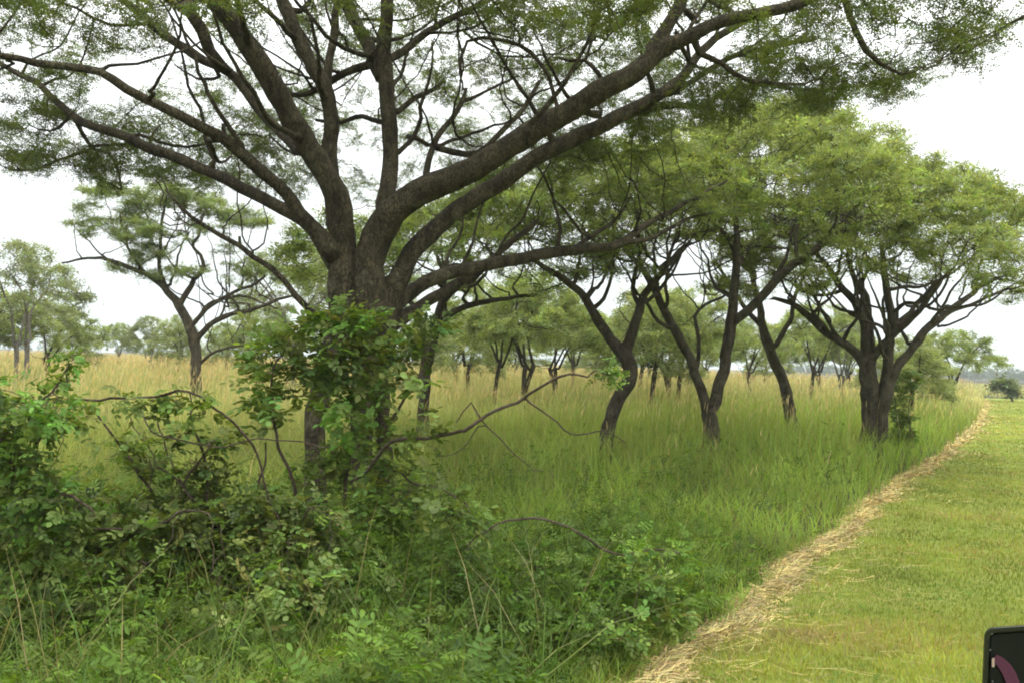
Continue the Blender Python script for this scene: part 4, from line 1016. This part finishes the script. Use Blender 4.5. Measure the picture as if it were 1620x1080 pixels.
    shrub('bare_branch', [
        ([(560, 760, 8, 6.0), (600, 718, 8, 5.8), (650, 692, 8, 5.6), (715, 683, 8, 5.5), (745, 678, 8, D), (790, 660, 7, D), (822, 640, 7, D), (850, 615, 6, D - .1), (880, 592, 6, D - .1), (905, 588, 5, D - .1), (935, 590, 4, D - .1)], 2, False),
        ([(832, 636, 5, D), (860, 648, 4, D), (885, 668, 4, D), (905, 686, 3.5, D), (955, 690, 3, D), (990, 700, 2, D)], 2, True),
        ([(768, 668, 4, D), (750, 640, 4, D), (735, 652, 3, D), (722, 668, 2, D)], 2, True),
        ([(770, 668, 4, D), (790, 690, 3.5, D), (820, 715, 3, D), (860, 745, 2, D)], 2, True),
        ([(765, 672, 4, D), (740, 700, 3, D), (690, 720, 2.5, D)], 2, True)],
        [(955, 596, 26, 14, D - .1, .1), (972, 585, 18, 12, D - .1, .1), (985, 604, 10, 8, D - .1, .06)], 90, 'thin bare branch with light green leaves only at its tip, reaching right', size=.055, leaf=75, colr=(0.17, 0.27, 0.07), seed=35, category='branch', kill=.05, step=.04, maxht=3)
    # bush at the foot of the many stemmed tree
    D = 17.5
    shrub('bush', [([(1436, g(1436, D), 4, D), (1438, 660, 3, D), (1446, 600, 2, D)], .2, False), ([(1425, g(1425, D), 4, D), (1420, 660, 3, D), (1412, 620, 2, D)], .2, False)],
        [(1428, 690, 24, 22, D, .4), (1426, 655, 24, 26, D, .4), (1425, 625, 20, 26, D, .3), (1440, 600, 22, 18, D, .3), (1405, 635, 20, 20, D, .3)], 420, 'small green bush right beside the foot of the many-stemmed tree', size=.16, leaf=420, colr=(0.14, 0.20, 0.055), seed=36, kill=.12, step=.1, category='bush')
    D = 60
    shrub('bush', [([(1602, g(1602, D), 5, D), (1592, 615, 4, D), (1585, 605, 3, D)], .2, False)],
        [(1590, 612, 16, 9, D, .6), (1582, 604, 10, 6, D, .5), (1602, 622, 9, 8, D, .4)], 160, 'pale leaning bush beyond the far end of the lawn', size=.5, leaf=240, colr=(0.12, 0.15, 0.07), seed=38, kill=.2, step=.2, category='bush', tip=.01)

def undergrowth():
    n = 36000
    x, y, D = fan(n, 3.1, 17, -48, 40)
    d = border_x(y) - x
    f = fnoise(x, y, 0.7, 41)
    ok = (d > 0.12) & (fnoise(x, y, 0.33, 47) > -.55) & (f + rng.uniform(-1, 1, n) > np.clip((D - 7.5) / 6, -1, 1.1))
    ok &= ~(((x + 2.1) / 0.9) ** 2 + ((y - 6.3) / 1.0) ** 2 < 1)
    x, y, D, d, f = keep(ok, x, y, D, d, f); n = len(x)
    H = rng.uniform(0.12, 0.62, n) * np.clip(0.5 + d / 1.0, 0.5, 1) * (1 + 0.6 * f)
    parts = []
    rep = 3
    X = np.repeat(x, rep) + rng.normal(0, .05, n * rep); Y = np.repeat(y, rep) + rng.normal(0, .05, n * rep); Z = np.repeat(H, rep) * rng.uniform(.35, 1, n * rep)
    P = np.stack([X, Y, np.maximum(Z, .03)], 1); m = len(P); dr = rng.normal(0, 1, (m, 3)); dr[:, 2] = np.abs(dr[:, 2]) * .4 + .05; nn = rng.normal(0, .45, (m, 3)); nn[:, 2] += 1
    br = np.clip(0.35 + 0.5 * np.repeat(fnoise(x, y, 0.5, 44), rep) + rng.normal(0, .2, m), 0, 1)[:, None]
    c = lerp(C3(m, (0.06, 0.105, 0.016)), C3(m, (0.14, 0.235, 0.032)), br); S = rng.uniform(.045, .15, m); w = rng.integers(0, 2, m)
    for q in range(2): parts.append(leaf_units(HERB[q], P[w == q], dr[w == q], nn[w == q], S[w == q], c[w == q]))
    # stalks
    parts.append(blades(x, y, H, np.full(n, .004), rng.uniform(0, 6.28, n), rng.uniform(0, .3, n), C3(n, (.06, .08, .025)), C3(n, (.08, .11, .03))))
    V, Q, T, C = merge(parts)
    link('undergrowth', mkmesh('undergrowth', V, Q, T, C), M_broad, kind='stuff', label='leafy green weeds covering the ground under the big tree', category='undergrowth')

# ------------------------------------------------------------------ distance
def distance():
    # low hills
    V = []; Q = []; nx = 160
    for j, (dist, hh) in enumerate(((4200, 0), (4700, 1), (5600, .9))):
        for i in range(nx):
            a = math.radians(-60 + 120 * i / (nx - 1)); z = (35 + 45 * (0.5 + noise.noise((i * .045, 3.3, 0))) + 14 * noise.noise((i * .15, 1, 0))) * hh - (1 if hh == 0 else 0)
            V.append((dist * math.sin(a), dist * math.cos(a), z))
    for j in range(2):
        for i in range(nx - 1): Q.append((j * nx + i, j * nx + i + 1, (j + 1) * nx + i + 1, (j + 1) * nx + i))
    link('hills', mkmesh('hills', V, Q, smooth=True), ground_mat('hill_bush', [(0.35, (0.05, 0.075, 0.03)), (0.6, (0.09, 0.10, 0.05))], 0.004, 0), kind='structure')
    # far woods: many crowns that read as one dark line
    r = np.random.default_rng(5); P = []
    for i in range(560):
        a = math.radians(r.uniform(-44, 44)); D = r.uniform(380, 620)
        if noise.noise((a * 9, 2.0, 0)) < -0.12 and a < .45: continue
        if a < -0.1 and r.uniform() < 0.75: continue
        h = r.uniform(3.5, 6.5); w = r.uniform(5, 10); k = 70
        v = r.normal(size=(k, 3)); v /= np.linalg.norm(v, axis=1, keepdims=True)
        P.append(np.array([D * math.sin(a), D * math.cos(a), h * .45]) + v * np.array([w / 2, w / 2, h * .5]) * r.uniform(.6, 1, (k, 1)))
    P = np.concatenate(P); n = len(P)
    lf = leaf_units(TUFT[0], P, r.normal(size=(n, 3)), np.tile([0, 0, 1.0], (n, 1)) + r.normal(0, .5, (n, 3)), r.uniform(1, 1.9, n), np.array((0.055, 0.08, 0.03))[None] * r.uniform(.6, 1.3, (n, 1)))
    V, Q, T, C = lf; V[:, 2] = np.maximum(V[:, 2], 0)
    link('far_woods', mkmesh('far_woods', V, Q, T, C), M_leaf, kind='stuff', label='dark line of distant woods along the horizon', category='woods')

def haze():
    m, n, o = newmat('haze_air')
    pv = N(n, 'ShaderNodeVolumePrincipled'); pv.inputs['Color'].default_value = (0.86, 0.93, 0.96, 1); pv.inputs['Density'].default_value = 0.0007; pv.inputs['Anisotropy'].default_value = 0.2
    n.links.new(pv.outputs[0], o.inputs['Volume'])
    R, z0, z1 = 7200, -1.2, 140
    V = [(x, y, z) for z in (z0, z1) for x, y in ((-R, -R), (R, -R), (R, R), (-R, R))]
    link('haze', mkmesh('haze', V, [(3, 2, 1, 0), (4, 5, 6, 7), (0, 1, 5, 4), (1, 2, 6, 5), (2, 3, 7, 6), (3, 0, 4, 7)]), m, kind='stuff')

# ------------------------------------------------------------------ wing mirror in the corner
def wing_mirror():
    D = 0.85; mp_ = mpx(D)
    O = at(1557, 992, D)
    R_, U_ = _r, _u                                  # plate turned to face the camera, then swung a little about the vertical
    root = empty('wing_mirror', tuple(at(1640, 1090, D)), label='black wing mirror poking into the bottom right corner', category='mirror')
    base = np.array(root.location)
    def outline(x0, y0, x1, y1, rc, lean=0.0):
        pts = []
        for (cx, cy, a0) in ((x0 + rc, y0 + rc, 180), (x1 - rc, y0 + rc, 270), (x1 - rc, y1 - rc, 0), (x0 + rc, y1 - rc, 90)):
            for k in range(7):
                a = math.radians(a0 + 15 * k); x = cx + rc * math.cos(a); y = cy + rc * math.sin(a); pts.append((x - lean * (y - y0), y))
        return pts
    VD = at(1640, 1060, 1.0) - CAM; VD = VD / np.linalg.norm(VD)
    def w(px, py, dz): 
        q = px - 1557; yaw = 0.18
        return np.array(at(px, py, D)) + VD * dz + _f * (q * mp_ * yaw) - base
    def slab(name, loops, mat, parent, cap0=True, cap1=True):
        V = []; Q = []; n = len(loops[0][0])
        for pts, dz in loops: V += [w(px, py, dz) for px, py in pts]
        for j in range(len(loops) - 1):
            for k in range(n): Q.append((j * n + k, j * n + (k + 1) % n, (j + 1) * n + (k + 1) % n, (j + 1) * n + k))
        me = bpy.data.meshes.new(name); F = [tuple(q) for q in Q]
        if cap0: F.append(tuple(range(n - 1, -1, -1)))
        if cap1: F.append(tuple((len(loops) - 1) * n + k for k in range(n)))
        me.from_pydata([tuple(v) for v in V], [], F); me.update()
        return link(name, me, mat, parent)
    blk = plain_mat('black_plastic', (0.004, 0.0045, 0.004), 0.5, spec=.25, nscale=600, bump=.15)
    o1 = lambda e, rc: outline(1557 + e, 992 + e, 1960 - e, 1250 - e, rc, 0.045)
    slab('housing', [(o1(2, 12), 0.0), (o1(0, 14), .004), (o1(2, 16), .03), (o1(40, 40), .075)], blk, root, cap0=True)
    slab('bezel', [(o1(12, 8), -.0012), (o1(9, 9), -.006), (o1(3, 12), -.006), (o1(1.5, 13), -.0006)], plain_mat('dark_rim', (0.006, 0.007, 0.006), 0.35, spec=.4), root, cap0=False, cap1=False)
    gl = slab('mirror_glass', [(o1(13, 7), -.0015), (o1(13, 7), -.0035)], plain_mat('dark_glass', (0.004, 0.005, 0.005), 0.45, spec=.15, nscale=90, bump=.02), root)
    # dark pink band over the glass: reflected clothing put in as solid colour
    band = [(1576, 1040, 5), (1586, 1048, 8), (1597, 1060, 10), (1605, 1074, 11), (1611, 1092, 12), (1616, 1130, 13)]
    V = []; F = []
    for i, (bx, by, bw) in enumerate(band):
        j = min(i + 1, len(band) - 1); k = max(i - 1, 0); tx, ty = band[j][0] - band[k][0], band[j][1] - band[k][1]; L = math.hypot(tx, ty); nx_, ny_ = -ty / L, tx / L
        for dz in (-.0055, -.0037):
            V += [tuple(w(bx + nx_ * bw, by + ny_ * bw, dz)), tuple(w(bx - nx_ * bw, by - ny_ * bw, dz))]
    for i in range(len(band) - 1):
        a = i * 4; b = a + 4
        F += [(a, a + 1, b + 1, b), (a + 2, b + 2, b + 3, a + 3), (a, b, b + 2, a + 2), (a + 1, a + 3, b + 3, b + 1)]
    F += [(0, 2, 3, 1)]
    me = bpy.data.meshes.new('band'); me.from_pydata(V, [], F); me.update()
    link('pink_reflection', me, plain_mat('magenta_reflection', (0.05, 0.004, 0.022), 0.8, nscale=300), root)
    tip_ = outline(1571, 1041, 1576, 1056, 2.2)
    slab('pale_tip', [(tip_, -.0037), (tip_, -.0065)], plain_mat('pale_tip', (0.28, 0.2, 0.16), 0.5), root)
    for (bx, by) in ((1571, 1003), (1568, 1028), (1572, 1078)):  # small raised grey dots for the water drops and spots on the mirror
        slab('water_spot', [(outline(bx - 1.6, by - 1.6, bx + 1.6, by + 1.6, 1.5), -.0045), (outline(bx - 1.2, by - 1.2, bx + 1.2, by + 1.2, 1.1), -.0066)], plain_mat('water_spot_grey', (0.11, 0.11, 0.11), 0.35), root)
    # bracket arm that carries it, running down and right out of view
    s = Skel(); s.limb([(1760, 1200, 60, D + .04), (1850, 1300, 60, D + .04), (2100, 1500, 66, D + .05), (2500, 1900, 70, D + .1)], step=.03, wig=0, attach=False); s.n0 = len(s.P); s.finish()
    V, Q = s.tubes(); link('bracket', mkmesh('bracket', V - base, Q, smooth=True), blk, root)

import time
t0 = time.time()
def tick(n):
    print('%-12s %.1fs' % (n, time.time() - t0), flush=True)
distance(); tick('distance')
main_tree(); tick('main')
grove(); tick('grove')
far_trees(); tick('far')
tall_grass(); lawn_grass(); straw_strip(); tick('grass')
undergrowth(); shrubs(); tick('shrubs')
wing_mirror()
haze(); tick('end')
